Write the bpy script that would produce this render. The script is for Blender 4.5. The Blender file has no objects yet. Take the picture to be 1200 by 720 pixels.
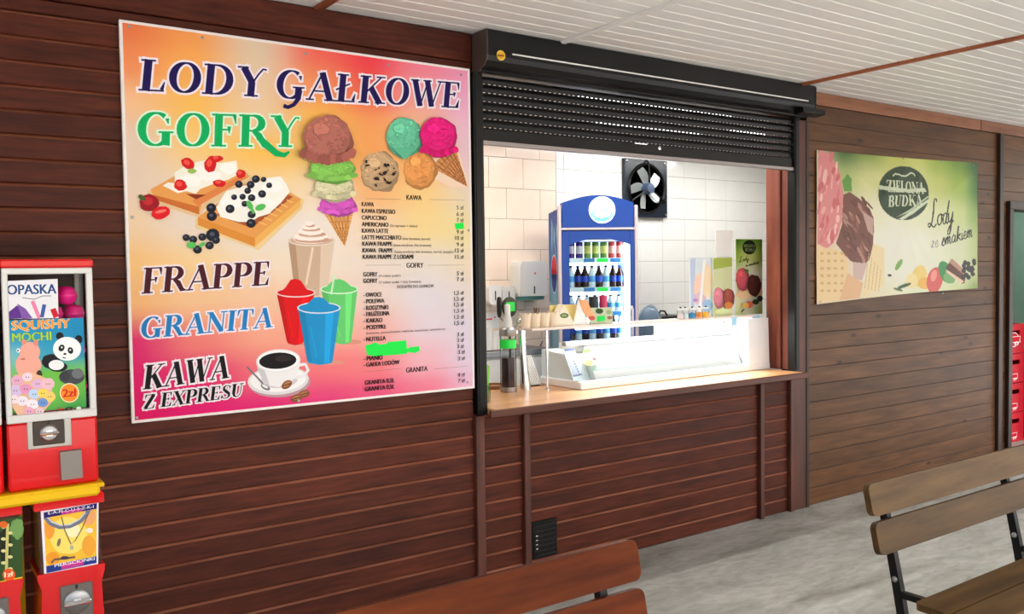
import bpy, math, random
import numpy as np
from mathutils import Vector, Matrix
random.seed(11)
S = bpy.context.scene
COL = S.collection
PI = math.pi

# ------------------------------------------------------------------ camera
F = 1035.0
YAW, PITCH, ROLL = (math.radians(a) for a in (35.0, -2.31, -0.797))
CY, CZ = -3.905, 1.7                       # the camera stands in front of the wall plane y = 0
fw = Vector((math.sin(YAW)*math.cos(PITCH), math.cos(YAW)*math.cos(PITCH), math.sin(PITCH)))
r0 = Vector((math.cos(YAW), -math.sin(YAW), 0)); u0 = r0.cross(fw)
RT = r0*math.cos(ROLL)+u0*math.sin(ROLL); UP = -r0*math.sin(ROLL)+u0*math.cos(ROLL)
cd = bpy.data.cameras.new('camera'); cam = bpy.data.objects.new('camera', cd); COL.objects.link(cam)
cd.sensor_width = 36; cd.lens = F/1200*36; cd.clip_start = .05; cd.clip_end = 300
m = Matrix((RT, UP, -fw)).transposed().to_4x4(); m.translation = (0, CY, CZ); cam.matrix_world = m
S.camera = cam

# ------------------------------------------------------------------ world, sun, exposure
w = bpy.data.worlds.new('sky'); S.world = w; w.use_nodes = True
nt = w.node_tree; bg = nt.nodes['Background']
sky = nt.nodes.new('ShaderNodeTexSky'); sky.sky_type = 'NISHITA'; sky.sun_disc = False
sky.sun_elevation = math.radians(48); sky.sun_rotation = math.radians(154); sky.air_density = 1.0; sky.dust_density = 4.0; sky.ozone_density = .6
nt.links.new(sky.outputs[0], bg.inputs[0]); bg.inputs[1].default_value = .42
sd = bpy.data.lights.new('sun', 'SUN'); sd.energy = 3.4; sd.angle = math.radians(1.0); sd.color = (1, .985, .96)
sun = bpy.data.objects.new('sun', sd); COL.objects.link(sun)
sun.rotation_euler = Vector((-.35, .72, -.9)).to_track_quat('-Z', 'Y').to_euler()
S.view_settings.view_transform = 'Standard'; S.view_settings.look = 'None'
S.view_settings.gamma = 1; S.view_settings.use_curve_mapping = False
S.view_settings.exposure = 0.3

# ------------------------------------------------------------------ helpers
def W(px, py, off=0.0):
    """photo pixel -> (x, z) on the plane y = off"""
    d = RT*((px-600)/F) - UP*((py-360)/F) + fw
    t = (off-CY)/d.y
    return (d.x*t, CZ+d.z*t)
def FL(px, py, z=0.0):
    """photo pixel -> (x, y) on the level z"""
    d = RT*((px-600)/F) - UP*((py-360)/F) + fw
    t = (z-CZ)/d.z
    return (d.x*t, CY+d.y*t)
def s1(v):
    v /= 255.0
    return v/12.92 if v <= .04045 else ((v+.055)/1.055)**2.4
def c8(r, g, b): return (s1(r), s1(g), s1(b), 1.0)
MATS = {}
def mat(name, col, rough=.5, metal=0, spec=.5, emit=None, es=0, alpha=1, trans=0, coat=0, ior=1.45):
    if name in MATS: return MATS[name]
    m = bpy.data.materials.new(name); m.use_nodes = True; b = m.node_tree.nodes['Principled BSDF']
    b.inputs['Base Color'].default_value = col; b.inputs['Roughness'].default_value = rough
    b.inputs['Metallic'].default_value = metal; b.inputs['Specular IOR Level'].default_value = spec
    b.inputs['IOR'].default_value = ior
    b.inputs['Coat Weight'].default_value = coat
    if emit: b.inputs['Emission Color'].default_value = emit; b.inputs['Emission Strength'].default_value = es
    b.inputs['Alpha'].default_value = alpha; b.inputs['Transmission Weight'].default_value = trans
    MATS[name] = m
    return m
def N(nt, t, **k):
    n = nt.nodes.new(t)
    for a, v in k.items(): setattr(n, a, v)
    return n
def mottled(name, ca, cb, scale, rough=.5, spec=.4, stretch=(1, 1, 1), bump=0, detail=6, coat=0, rnd=True, contrast=(.3, .7), fine=None, knots=None):
    """two-tone noise along an axis; object coordinates shifted by each object's own random number"""
    m = bpy.data.materials.new(name); m.use_nodes = True; t = m.node_tree; b = t.nodes['Principled BSDF']; L = t.links
    tc = N(t, 'ShaderNodeTexCoord'); mp = N(t, 'ShaderNodeMapping'); mp.inputs['Scale'].default_value = stretch
    oi = N(t, 'ShaderNodeObjectInfo'); mu = N(t, 'ShaderNodeMath', operation='MULTIPLY'); mu.inputs[1].default_value = 37.0 if rnd else 0
    L.new(oi.outputs['Random'], mu.inputs[0])
    va = N(t, 'ShaderNodeVectorMath', operation='ADD')
    cb3 = N(t, 'ShaderNodeCombineXYZ'); L.new(mu.outputs[0], cb3.inputs[0]); L.new(mu.outputs[0], cb3.inputs[2])
    L.new(tc.outputs['Object'], va.inputs[0]); L.new(cb3.outputs[0], va.inputs[1]); L.new(va.outputs[0], mp.inputs[0])
    n1 = N(t, 'ShaderNodeTexNoise'); n1.inputs['Scale'].default_value = scale; n1.inputs['Detail'].default_value = detail; n1.inputs['Roughness'].default_value = .62
    L.new(mp.outputs[0], n1.inputs['Vector'])
    cr = N(t, 'ShaderNodeValToRGB'); cr.color_ramp.elements[0].position = contrast[0]; cr.color_ramp.elements[1].position = contrast[1]
    cr.color_ramp.elements[0].color = ca; cr.color_ramp.elements[1].color = cb
    L.new(n1.outputs[0], cr.inputs[0]); out = cr.outputs[0]
    if rnd:
        hs = N(t, 'ShaderNodeHueSaturation'); mr = N(t, 'ShaderNodeMapRange'); mr.inputs[3].default_value = .8; mr.inputs[4].default_value = 1.2
        L.new(oi.outputs['Random'], mr.inputs[0]); L.new(mr.outputs[0], hs.inputs['Value']); L.new(out, hs.inputs['Color']); out = hs.outputs[0]
    if fine:
        n2 = N(t, 'ShaderNodeTexNoise'); n2.inputs['Scale'].default_value = fine*.7; n2.inputs['Detail'].default_value = 5
        L.new(mp.outputs[0], n2.inputs['Vector'])
        c2 = N(t, 'ShaderNodeValToRGB'); c2.color_ramp.elements[0].position = .3; c2.color_ramp.elements[1].position = .7
        c2.color_ramp.elements[0].color = (.68, .66, .64, 1); c2.color_ramp.elements[1].color = (1.16, 1.17, 1.18, 1)
        L.new(n2.outputs[0], c2.inputs[0])
        mx = N(t, 'ShaderNodeMix', data_type='RGBA', blend_type='MULTIPLY'); mx.inputs[0].default_value = 1
        L.new(out, mx.inputs[6]); L.new(c2.outputs[0], mx.inputs[7]); out = mx.outputs[2]
    if knots:
        vo = N(t, 'ShaderNodeTexVoronoi'); vo.inputs['Scale'].default_value = knots
        vo.voronoi_dimensions = '2D'; sp_ = N(t, 'ShaderNodeSeparateXYZ'); L.new(va.outputs[0], sp_.inputs[0]); cm_ = N(t, 'ShaderNodeCombineXYZ')
        m1 = N(t, 'ShaderNodeMath', operation='MULTIPLY'); m1.inputs[1].default_value = .45; L.new(sp_.outputs[0], m1.inputs[0]); L.new(m1.outputs[0], cm_.inputs[0]); L.new(sp_.outputs[2], cm_.inputs[1]); L.new(cm_.outputs[0], vo.inputs['Vector'])
        ck = N(t, 'ShaderNodeValToRGB'); ck.color_ramp.elements[0].position = .02; ck.color_ramp.elements[1].position = .055
        ck.color_ramp.elements[0].color = (.3, .24, .22, 1); ck.color_ramp.elements[1].color = (1, 1, 1, 1)
        L.new(vo.outputs['Distance'], ck.inputs[0])
        mx = N(t, 'ShaderNodeMix', data_type='RGBA', blend_type='MULTIPLY'); mx.inputs[0].default_value = 1
        L.new(out, mx.inputs[6]); L.new(ck.outputs[0], mx.inputs[7]); out = mx.outputs[2]
    L.new(out, b.inputs['Base Color'])
    b.inputs['Roughness'].default_value = rough; b.inputs['Specular IOR Level'].default_value = spec; b.inputs['Coat Weight'].default_value = coat
    if bump:
        bp = N(t, 'ShaderNodeBump'); bp.inputs['Strength'].default_value = bump; bp.inputs['Distance'].default_value = .01
        L.new(n1.outputs[0], bp.inputs['Height']); L.new(bp.outputs[0], b.inputs['Normal'])
    MATS[name] = m
    return m

class MB:
    def __init__(s): s.v = []; s.f = []; s.mi = []
    def add(s, vs, fs, k=0):
        o = len(s.v); s.v += [tuple(p) for p in vs]; s.f += [tuple(i+o for i in f) for f in fs]; s.mi += [k]*len(fs)
        return o
    def box(s, x0, x1, y0, y1, z0, z1, c=0, k=0):
        if c <= 0:
            s.add([(x0,y0,z0),(x1,y0,z0),(x1,y1,z0),(x0,y1,z0),(x0,y0,z1),(x1,y0,z1),(x1,y1,z1),(x0,y1,z1)],
                  [(0,3,2,1),(4,5,6,7),(0,1,5,4),(1,2,6,5),(2,3,7,6),(3,0,4,7)], k); return s
        c = min(c, (x1-x0)*.49, (y1-y0)*.49, (z1-z0)*.49)
        X, Y, Z = (x0, x1), (y0, y1), (z0, z1); vs = []; ix = {}
        for i in (0,1):
            for j in (0,1):
                for l in (0,1):
                    sx, sy, sz = (c if i == 0 else -c), (c if j == 0 else -c), (c if l == 0 else -c)
                    for a, p in (('x', (X[i], Y[j]+sy, Z[l]+sz)), ('y', (X[i]+sx, Y[j], Z[l]+sz)), ('z', (X[i]+sx, Y[j]+sy, Z[l]))):
                        ix[(i,j,l,a)] = len(vs); vs.append(p)
        fs = []
        for i in (0,1): fs.append([ix[(i,j,l,'x')] for j, l in ((0,0),(1,0),(1,1),(0,1))])
        for j in (0,1): fs.append([ix[(i,j,l,'y')] for i, l in ((0,0),(1,0),(1,1),(0,1))])
        for l in (0,1): fs.append([ix[(i,j,l,'z')] for i, j in ((0,0),(1,0),(1,1),(0,1))])
        for i in (0,1):
            for j in (0,1): fs.append([ix[(i,j,0,'x')], ix[(i,j,1,'x')], ix[(i,j,1,'y')], ix[(i,j,0,'y')]])
        for i in (0,1):
            for l in (0,1): fs.append([ix[(i,0,l,'x')], ix[(i,1,l,'x')], ix[(i,1,l,'z')], ix[(i,0,l,'z')]])
        for j in (0,1):
            for l in (0,1): fs.append([ix[(0,j,l,'y')], ix[(1,j,l,'y')], ix[(1,j,l,'z')], ix[(0,j,l,'z')]])
        for i in (0,1):
            for j in (0,1):
                for l in (0,1): fs.append([ix[(i,j,l,a)] for a in 'xyz'])
        ce = Vector(((x0+x1)/2, (y0+y1)/2, (z0+z1)/2)); out = []
        for f in fs:
            p = [Vector(vs[q]) for q in f]; n = (p[1]-p[0]).cross(p[2]-p[0])
            out.append(tuple(f) if n.dot((p[0]+p[2])/2-ce) > 0 else tuple(reversed(f)))
        s.add(vs, out, k); return s
    def prism(s, pts, ax, a, b, k=0):
        n = len(pts)
        def P(p, t): return {'y': (p[0], t, p[1]), 'x': (t, p[0], p[1]), 'z': (p[0], p[1], t)}[ax]
        vs = [P(p, a) for p in pts]+[P(p, b) for p in pts]
        ar = sum(pts[i][0]*pts[(i+1)%n][1]-pts[(i+1)%n][0]*pts[i][1] for i in range(n))
        flip = (ar > 0) ^ (ax == 'y') ^ (b < a)
        fs = [tuple(range(n)), tuple(reversed(range(n, 2*n)))]+[(i, n+i, n+(i+1)%n, (i+1)%n) for i in range(n)]
        if flip: fs = [tuple(reversed(f)) for f in fs]
        s.add(vs, fs, k); return s
    def tube(s, path, r, seg=8, k=0, cap=True):
        path = [Vector(p) for p in path]; n = len(path)
        rs = r if isinstance(r, (list, tuple)) else [r]*n
        vs = []; up = None
        for i, p in enumerate(path):
            d = (path[min(i+1, n-1)]-path[max(i-1, 0)]).normalized()
            if up is None:
                up = Vector((0,0,1)) if abs(d.z) < .9 else Vector((1,0,0))
            a = d.cross(up).normalized(); bb = a.cross(d).normalized(); up = bb
            for q in range(seg):
                t = 2*PI*q/seg; vs.append(p+(a*math.cos(t)+bb*math.sin(t))*rs[i])
        fs = [(i*seg+q, i*seg+(q+1)%seg, (i+1)*seg+(q+1)%seg, (i+1)*seg+q) for i in range(n-1) for q in range(seg)]
        if cap: fs += [tuple(reversed(range(seg))), tuple(range((n-1)*seg, n*seg))]
        s.add(vs, fs, k); return s
    def lathe(s, prof, cx=0, cy=0, cz=0, seg=20, k=0, sy=1.0):
        vs = []; n = len(prof)
        for r, z in prof:
            for q in range(seg):
                t = 2*PI*q/seg; vs.append((cx+r*math.cos(t), cy+r*math.sin(t)*sy, cz+z))
        fs = [(i*seg+q, i*seg+(q+1)%seg, (i+1)*seg+(q+1)%seg, (i+1)*seg+q) for i in range(n-1) for q in range(seg)]
        if prof[0][0] > 1e-5: fs.append(tuple(reversed(range(seg))))
        if prof[-1][0] > 1e-5: fs.append(tuple(range((n-1)*seg, n*seg)))
        s.add(vs, fs, k); return s
    def xf(s, M, start=0):
        for i in range(start, len(s.v)): s.v[i] = tuple(M @ Vector(s.v[i]))
        return s
def mesh(mb, mats, smooth=False, name='m'):
    me = bpy.data.meshes.new(name); me.from_pydata(mb.v, [], mb.f)
    for x in (mats if isinstance(mats, (list, tuple)) else [mats]): me.materials.append(x)
    me.polygons.foreach_set('material_index', mb.mi)
    if smooth:
        me.polygons.foreach_set('use_smooth', [True]*len(me.polygons)); me.set_sharp_from_angle(angle=math.radians(38))
    me.update(); return me
LOC = {}
def obj(name, mb, mats, parent=None, smooth=False, world=True, loc=None):
    """one mesh object; vertices in world space unless world=False (then in the parent's space)"""
    base = Vector((0,0,0))
    if parent is not None and world:
        q = parent
        while q is not None: base += Vector(q.location); q = q.parent
    if world and loc is not None: base = base if parent is not None else Vector(loc)
    if world and base.length > 0: mb.v = [tuple(Vector(p)-base) for p in mb.v]
    o = bpy.data.objects.new(name, mesh(mb, mats, smooth, name)); COL.objects.link(o)
    if parent is not None: o.parent = parent
    elif loc is not None: o.location = loc
    return o
def inst(name, me, parent=None, loc=(0,0,0), rot=None):
    o = bpy.data.objects.new(name, me); COL.objects.link(o); o.location = loc
    if rot: o.rotation_euler = rot
    if parent is not None: o.parent = parent
    return o
def tag(o, label=None, cat=None, group=None, kind=None):
    if label: o['label'] = label
    if cat: o['category'] = cat
    if group: o['group'] = group
    if kind: o['kind'] = kind
    return o
def thing(name, label, cat, loc=(0,0,0), rotz=0, group=None):
    o = bpy.data.objects.new(name, None); COL.objects.link(o); o.location = loc; o.rotation_euler = (0,0,rotz); o.empty_display_size = .05
    return tag(o, label, cat, group)
def struct(o, label=None): o['kind'] = 'structure'; return o
def copy_tree(o, parent=None):
    c = o.copy(); COL.objects.link(c)
    if parent is not None: c.parent = parent
    for ch in o.children: copy_tree(ch, c)
    return c

# ------------------------------------------------------------------ flat print (lettering and pictures on boards)
_T = {}
def tmesh(body, bold=0.0):
    key = (body, bold)
    if key not in _T:
        c = bpy.data.curves.new('t', 'FONT'); c.body = body; c.resolution_u = 3; c.offset = bold
        o = bpy.data.objects.new('t', c); me = bpy.data.meshes.new_from_object(o)
        _T[key] = ([tuple(v.co) for v in me.vertices], [tuple(p.vertices) for p in me.polygons])
        bpy.data.objects.remove(o); bpy.data.curves.remove(c); bpy.data.meshes.remove(me)
    return _T[key]
TK, TN = .215, .05
def arc(cx, cy, rx, ry, a0, a1, n=14, thick=TK, thin=TN):
    out = []
    for i in range(n+1):
        a = math.radians(a0+(a1-a0)*i/n)
        out.append((cx+rx*math.cos(a), cy+ry*math.sin(a), thin+(thick-thin)*abs(math.cos(a))**1.3))
    return out
def hs(x0, x1, y): return [(x0, y, TN), (x1, y, TN)]
def st(x0, y0, x1, y1, wd=TK): return [(x0, y0, wd), (x1, y1, wd)]
def wd(x0, y0, x1, y1): return [(x0, y0, .11), (x1, y1, .02)]
lo, hi = .025, .975
GLY = {
 'L': ([st(.2,0,.2,1), hs(.02,.38,hi), hs(.02,.64,lo), wd(.58,.05,.64,.32)], .72),
 'O': ([arc(.42,.5,.31,.475,0,360,28)], .86),
 'D': ([st(.2,0,.2,1), hs(.02,.4,hi), hs(.02,.4,lo), arc(.36,.5,.36,.475,-90,90)], .9),
 'Y': ([st(.17,.97,.44,.45), [(.8,.93,.06),(.7,.95,.05),(.58,.75,.05),(.44,.45,.05)], st(.42,.5,.42,0), hs(.24,.62,lo), hs(.0,.3,hi)], .86),
 'G': ([arc(.44,.5,.33,.475,52,318,22), wd(.7,.82,.73,.66), st(.68,.02,.68,.4), hs(.5,.86,.41)], .92),
 'A': ([st(.1,0,.47,1,.055), st(.45,1,.76,0), hs(.2,.66,.33), hs(0,.26,lo), hs(.58,.94,lo)], .92),
 'K': ([st(.2,0,.2,1), hs(.02,.38,hi), hs(.02,.38,lo), st(.26,.4,.72,.97,.05), st(.4,.58,.74,0), hs(.56,.86,hi), hs(.58,.92,lo)], .9),
 'W': ([st(.14,1,.4,0), st(.4,0,.62,1,.05), st(.58,1,.82,0), st(.82,0,1.08,1,.05), hs(0,.3,hi), hs(.44,.74,hi), hs(.96,1.2,hi)], 1.16),
 'E': ([st(.2,0,.2,1), hs(.02,.62,hi), hs(.02,.66,lo), hs(.2,.5,.52), wd(.58,.96,.62,.7), wd(.6,.04,.66,.32), wd(.47,.6,.47,.42)], .74),
 'F': ([st(.2,0,.2,1), hs(.02,.64,hi), hs(.02,.4,lo), hs(.2,.5,.52), wd(.6,.96,.64,.7), wd(.47,.62,.47,.4)], .7),
 'R': ([st(.2,0,.2,1), hs(.02,.4,hi), hs(.02,.4,lo), hs(.2,.42,.5), arc(.38,.74,.25,.237,-90,90,10), [(.4,.5,.12),(.56,.35,.2),(.72,.05,.18),(.86,.03,.04)]], .86),
 'P': ([st(.2,0,.2,1), hs(.02,.4,hi), hs(.02,.4,lo), hs(.2,.42,.46), arc(.38,.72,.26,.257,-90,90,10)], .76),
 'B': ([st(.2,0,.2,1), hs(.02,.4,hi), hs(.02,.4,lo), hs(.2,.42,.53), arc(.38,.755,.22,.222,-90,90,10), arc(.38,.275,.28,.25,-90,90,10)], .8),
 'N': ([st(.16,0,.16,1,.055), st(.16,.97,.72,.03), st(.74,0,.74,1,.055), hs(0,.24,hi), hs(.02,.32,lo), hs(.6,.9,hi)], .92),
 'I': ([st(.2,0,.2,1), hs(.02,.38,hi), hs(.02,.38,lo)], .42),
 'T': ([st(.38,0,.38,1), hs(.05,.72,hi), hs(.2,.56,lo), wd(.08,.96,.03,.68), wd(.69,.96,.73,.68)], .78),
 'Z': ([st(.58,.96,.14,.04), hs(.06,.66,hi), hs(.06,.68,lo), wd(.1,.96,.06,.7), wd(.63,.04,.68,.32)], .74),
 'X': ([st(.16,1,.64,0), st(.68,1,.1,0,.05), hs(.0,.32,hi), hs(.54,.8,hi), hs(0,.24,lo), hs(.5,.82,lo)], .82),
 'S': ([[(.56,.82,.05),(.46,.95,.05),(.3,.97,.06),(.16,.86,.13),(.18,.68,.19),(.36,.52,.22),(.54,.36,.19),(.58,.18,.14),(.46,.04,.06),(.28,.025,.05),(.14,.12,.05),(.1,.26,.05)], wd(.57,.92,.57,.7), wd(.08,.06,.08,.32)], .68),
 'U': ([[(.2,1,TK),(.2,.3,TK),(.26,.12,.15),(.42,.03,.06),(.58,.1,.05),(.68,.3,.05),(.68,1,.05)], hs(.02,.38,hi), hs(.54,.84,hi)], .88),
 ' ': ([], .34)}
GLY['\u0141'] = (GLY['L'][0]+[[(.0,.42,.05),(.44,.66,.05)]], .74)
GLY['\u00d3'] = (GLY['O'][0]+[wd(.42,1.08,.56,1.26)], .86)
SCR = {  # looping script lettering, x-height = 1
 'L': ([[(1.0,2.1),(.95,2.4),(.7,2.4),(.55,2.0),(.55,1.1),(.45,.4),(.15,.0),(-.15,.1),(-.05,.35),(.3,.2),(.8,-.1),(1.2,.15)]], 1.3),
 'o': ([[(.45,1),(.1,.75),(.08,.25),(.35,.0),(.65,.25),(.65,.75),(.45,1),(.75,.85),(1,.9)]], .85),
 'd': ([[(.65,.85),(.4,1),(.1,.7),(.1,.2),(.35,0),(.65,.35),(.95,2.1)], [(.75,.9),(.68,.2),(.85,0),(1.05,.2)]], .98),
 'y': ([[(.05,.95),(.1,.3),(.35,.1),(.65,.5)], [(.8,1.0),(.65,.1),(.45,-.9),(.15,-1.0),(.1,-.7),(.5,-.2),(1,.2)]], .95),
 'z': ([[(.05,.9),(.3,1),(.6,.9),(.1,.1),(.4,.1),(.7,0)]], .8),
 'e': ([[(.1,.45),(.5,.6),(.5,.95),(.25,1),(.08,.5),(.2,.05),(.5,.05),(.8,.35)]], .78),
 's': ([[(0,.1),(.4,1.05),(.45,.8),(.6,.35),(.4,0),(.1,.1)]], .7),
 'm': ([[(.05,1),(.1,0)], [(.1,.5),(.3,1),(.45,.9),(.42,0)], [(.42,.5),(.65,1),(.8,.9),(.76,.2),(.9,0),(1.05,.2)]], 1.1),
 'a': ([[(.62,.85),(.35,1),(.08,.6),(.15,.1),(.4,.05),(.62,.5),(.68,.95),(.62,.2),(.75,0),(.95,.2)]], .92),
 'k': ([[(.05,0),(.3,2.1)], [(.65,1),(.2,.5),(.5,.3),(.6,.05),(.85,.15)]], .85),
 'i': ([[(.1,.95),(.08,.2),(.2,0),(.4,.2)], [(.2,1.35),(.24,1.45)]], .42), ' ': ([], .5)}

class Print:
    """painter's list of coloured polygons on a plane (x, z); later ones lie a hair further out"""
    def __init__(s, mp): s.m = mp; s.it = []
    def raw(s, pts, col): s.it.append(([tuple(p) for p in pts], col)); return s
    def poly(s, pts, col): return s.raw([s.m(*p) for p in pts], col)
    def ell(s, cx, cy, rx, ry, col, n=22, rot=0, jit=0, a0=0, a1=360):
        ca, sa = math.cos(math.radians(rot)), math.sin(math.radians(rot)); pts = []
        full = abs(a1-a0) >= 360; ph = [random.uniform(0, 6.28) for _ in range(4)]
        if jit: n = max(n, int(n*1.7))
        for i in range(n if full else n+1):
            a = math.radians(a0+(a1-a0)*i/n); j = 1+jit*(.5*math.sin(3*a+ph[0])+.4*math.sin(5*a+ph[1])+.4*math.sin(8*a+ph[2])+.3*math.sin(13*a+ph[3]))
            x, y = rx*math.cos(a)*j, ry*math.sin(a)*j; pts.append((cx+x*ca-y*sa, cy+x*sa+y*ca))
        return s.poly(pts, col)
    def multi(s, polys, col): s.it.append((None, col, polys)); return s
    def strokes(s, paths, col, grow=0.0):
        """paths: [(x, z, width)] in plane metres"""
        P = []
        for pa in paths:
            n = len(pa); L = []; Rr = []; ring_ = n > 4 and math.hypot(pa[0][0]-pa[-1][0], pa[0][1]-pa[-1][1]) < 1e-5
            for i, (x, z, wdt) in enumerate(pa):
                x0, z0 = pa[max(i-1, 0)][:2]; x1, z1 = pa[min(i+1, n-1)][:2]
                if ring_ and i in (0, n-1): x0, z0 = pa[n-2][:2]; x1, z1 = pa[1][:2]
                dx, dz = x1-x0, z1-z0; l = math.hypot(dx, dz) or 1; dx /= l; dz /= l
                e = 0 if ring_ else grow*(-1 if i == 0 else 1 if i == n-1 else 0); h = wdt/2+grow
                L.append((x+dx*e-dz*h, z+dz*e+dx*h)); Rr.append((x+dx*e+dz*h, z+dz*e-dx*h))
            s.multi([[L[i], L[i+1], Rr[i+1], Rr[i]] for i in range(n-1)], col)
        return s
    def line(s, pts, wpx, col):
        k = abs(s.m(*pts[0])[1]-s.m(pts[0][0], pts[0][1]+1)[1])
        return s.strokes([[(*s.m(*p), wpx*k) for p in pts]], col)
    def dtext(s, body, a, b, h, col, slant=.2, outline=None, grow=.0, width=1.0):
        A = Vector(s.m(*a)); B = Vector(s.m(*b)); hz = s.m(a[0], a[1]-h)[1]-A[1]
        ex = (B-A); tot = sum(GLY[c][1] for c in body); k = ex.length/(tot*1.0); ex.normalize(); ez = Vector((-ex.y, ex.x))
        paths = []; x = 0
        for c in body:
            g, adv = GLY[c]
            for pa in g:
                q = []
                for (gx, gy, gw) in pa:
                    p = A+ex*((x+gx)*k+gy*hz*slant)+ez*(gy*hz); q.append((p.x, p.y, gw*(k*.5+hz*.5)))
                paths.append(q)
            x += adv
        if outline: s.strokes(paths, outline, grow)
        return s.strokes(paths, col)
    def script(s, body, a, b, h, col, wpx, slant=.25):
        A = Vector(s.m(*a)); B = Vector(s.m(*b)); hz = s.m(a[0], a[1]-h)[1]-A[1]
        ex = B-A; k = ex.length/sum(SCR[c][1] for c in body); ex.normalize(); ez = Vector((-ex.y, ex.x)); x = 0; paths = []
        wz = wpx*hz/h
        for c in body:
            g, adv = SCR[c]
            for pa in g:
                q = []; n = len(pa); fine = []
                for i in range(n-1):   # Catmull-Rom
                    p0, p1, p2, p3 = pa[max(i-1,0)], pa[i], pa[i+1], pa[min(i+2,n-1)]
                    for t in (0, .33, .66):
                        fine.append(tuple(.5*(2*p1[j]+(p2[j]-p0[j])*t+(2*p0[j]-5*p1[j]+4*p2[j]-p3[j])*t*t+(3*p1[j]-p0[j]-3*p2[j]+p3[j])*t**3) for j in (0,1)))
                fine.append(pa[-1])
                for i, (gx, gy) in enumerate(fine):
                    p = A+ex*((x+gx)*k+gy*hz*slant)+ez*(gy*hz)
                    up_ = abs(fine[min(i+1,len(fine)-1)][1]-fine[max(i-1,0)][1]); q.append((p.x, p.y, wz*(.6+min(.8, up_*1.2))))
                paths.append(q)
            x += adv
        return s.strokes(paths, col)
    def text(s, body, a, h, col, end=None, align='l', bold=.085, outline=None, shear=0, drop=None):
        """sans lettering: a = baseline pixel, h = cap height in pixels, end = x pixel of its right end"""
        A = Vector(s.m(*a)); hz = s.m(a[0], a[1]-h)[1]-A.y; k = hz/.72
        e = Vector(s.m(a[0]+10, a[1]))
        for lay in ([('o', outline)] if outline else [])+[('f', col)]:
            vs, fs = tmesh(body, 0)
            if not vs: continue
            x0 = min(v[0] for v in vs); x1 = max(v[0] for v in vs); kx = k
            if end is not None: kx = (s.m(end, a[1])[0]-A.x)/(x1-x0)
            of = {'l': -x0*kx, 'c': -(x0+x1)/2*kx, 'r': -x1*kx}[align]
            for sh_ in ((-1.6, -.8, .8, 1.6) if lay[0] == 'o' else (-.5, .5)):
                e_ = sh_*(.03 if lay[0] == 'o' else bold)*kx
                P = [(A.x+of+v[0]*kx+v[1]*k*shear+e_, A.y+v[1]*k+(0 if lay[0] == 'f' else abs(e_)*(1 if sh_ > 0 else -1)*.7)) for v in vs]
                s.multi([[P[i] for i in f] for f in fs], lay[1])
        return s
    def build(s, name, parent, off, step=.00006, mt=None, M=None, world=True):
        V = []; Fc = []; C = []
        for i, it in enumerate(s.it):
            polys = [it[0]] if it[0] is not None else it[2]; col = it[1]; y = off-step*(i+1)
            for p in polys:
                o = len(V); V += [(q[0], y, q[1]) for q in p]; Fc.append(tuple(range(o, o+len(p))))
                C += [(col(*q) if callable(col) else col) for q in p]
        mb = MB(); mb.v = V; mb.f = Fc; mb.mi = [0]*len(Fc)
        if M is not None: mb.xf(M)
        o = obj(name, mb, mt or PRINT, parent, world=world)
        at = o.data.color_attributes.new('Col', 'FLOAT_COLOR', 'CORNER')
        at.data.foreach_set('color', np.array(C, dtype=np.float32).ravel())
        return o
    def raster(s, X, Z, base):
        """colour grid points by the painter's list (for cloth that is not flat)"""
        C = base.copy(); fx = X.ravel(); fz = Z.ravel(); Cf = C.reshape(-1, 4)
        for it in s.it:
            polys = [it[0]] if it[0] is not None else it[2]; col = it[1]
            for p in polys:
                px = np.array([q[0] for q in p]); pz = np.array([q[1] for q in p])
                sel = np.nonzero((fx >= px.min()) & (fx <= px.max()) & (fz >= pz.min()) & (fz <= pz.max()))[0]
                if not len(sel): continue
                ins = np.zeros(len(sel), bool); n = len(p); x = fx[sel]; z = fz[sel]
                for i in range(n):
                    j = (i+1) % n; c = (pz[i] > z) != (pz[j] > z)
                    with np.errstate(divide='ignore', invalid='ignore'):
                        ins ^= c & (x < (px[j]-px[i])*(z-pz[i])/(pz[j]-pz[i])+px[i])
                for q in sel[ins]: Cf[q] = col(fx[q], fz[q]) if callable(col) else col
        return C
def attr_mat(name, rough=.35, spec=.5, coat=0.0):
    m = mat(name, (1,1,1,1), rough, spec=spec, coat=coat); t = m.node_tree
    a = N(t, 'ShaderNodeAttribute', attribute_name='Col'); t.links.new(a.outputs['Color'], t.nodes['Principled BSDF'].inputs['Base Color'])
    return m
PRINT = attr_mat('print_ink', .5, .18)
CLOTH = attr_mat('banner_vinyl', .4, .3)
def lerp(a, b, t): return tuple(a[i]+(b[i]-a[i])*t for i in range(4))
def grid_color(rows, x0, x1, z0, z1):
    """smooth colour field from a table of sRGB triples, first row on top"""
    T = np.array([[c8(*c)[:3] for c in r] for r in rows]); nr, nc = T.shape[:2]
    def f(x, z):
        u = min(max((x-x0)/(x1-x0), 0), 1)*(nc-1); v = min(max((z1-z)/(z1-z0), 0), 1)*(nr-1)
        i = min(int(u), nc-2); j = min(int(v), nr-2); a = u-i; b = v-j; a = a*a*(3-2*a); b = b*b*(3-2*b)
        c = (T[j,i]*(1-a)+T[j,i+1]*a)*(1-b)+(T[j+1,i]*(1-a)+T[j+1,i+1]*a)*b
        return (float(c[0]), float(c[1]), float(c[2]), 1.0)
    return f
def field_sheet(pr, f, x0, x1, z0, z1, nx, nz):
    polys = []
    for i in range(nx):
        for j in range(nz):
            a, b = x0+(x1-x0)*i/nx, x0+(x1-x0)*(i+1)/nx; c, d = z0+(z1-z0)*j/nz, z0+(z1-z0)*(j+1)/nz
            polys.append([(a,c),(b,c),(b,d),(a,d)])
    pr.multi(polys, f)

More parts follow.
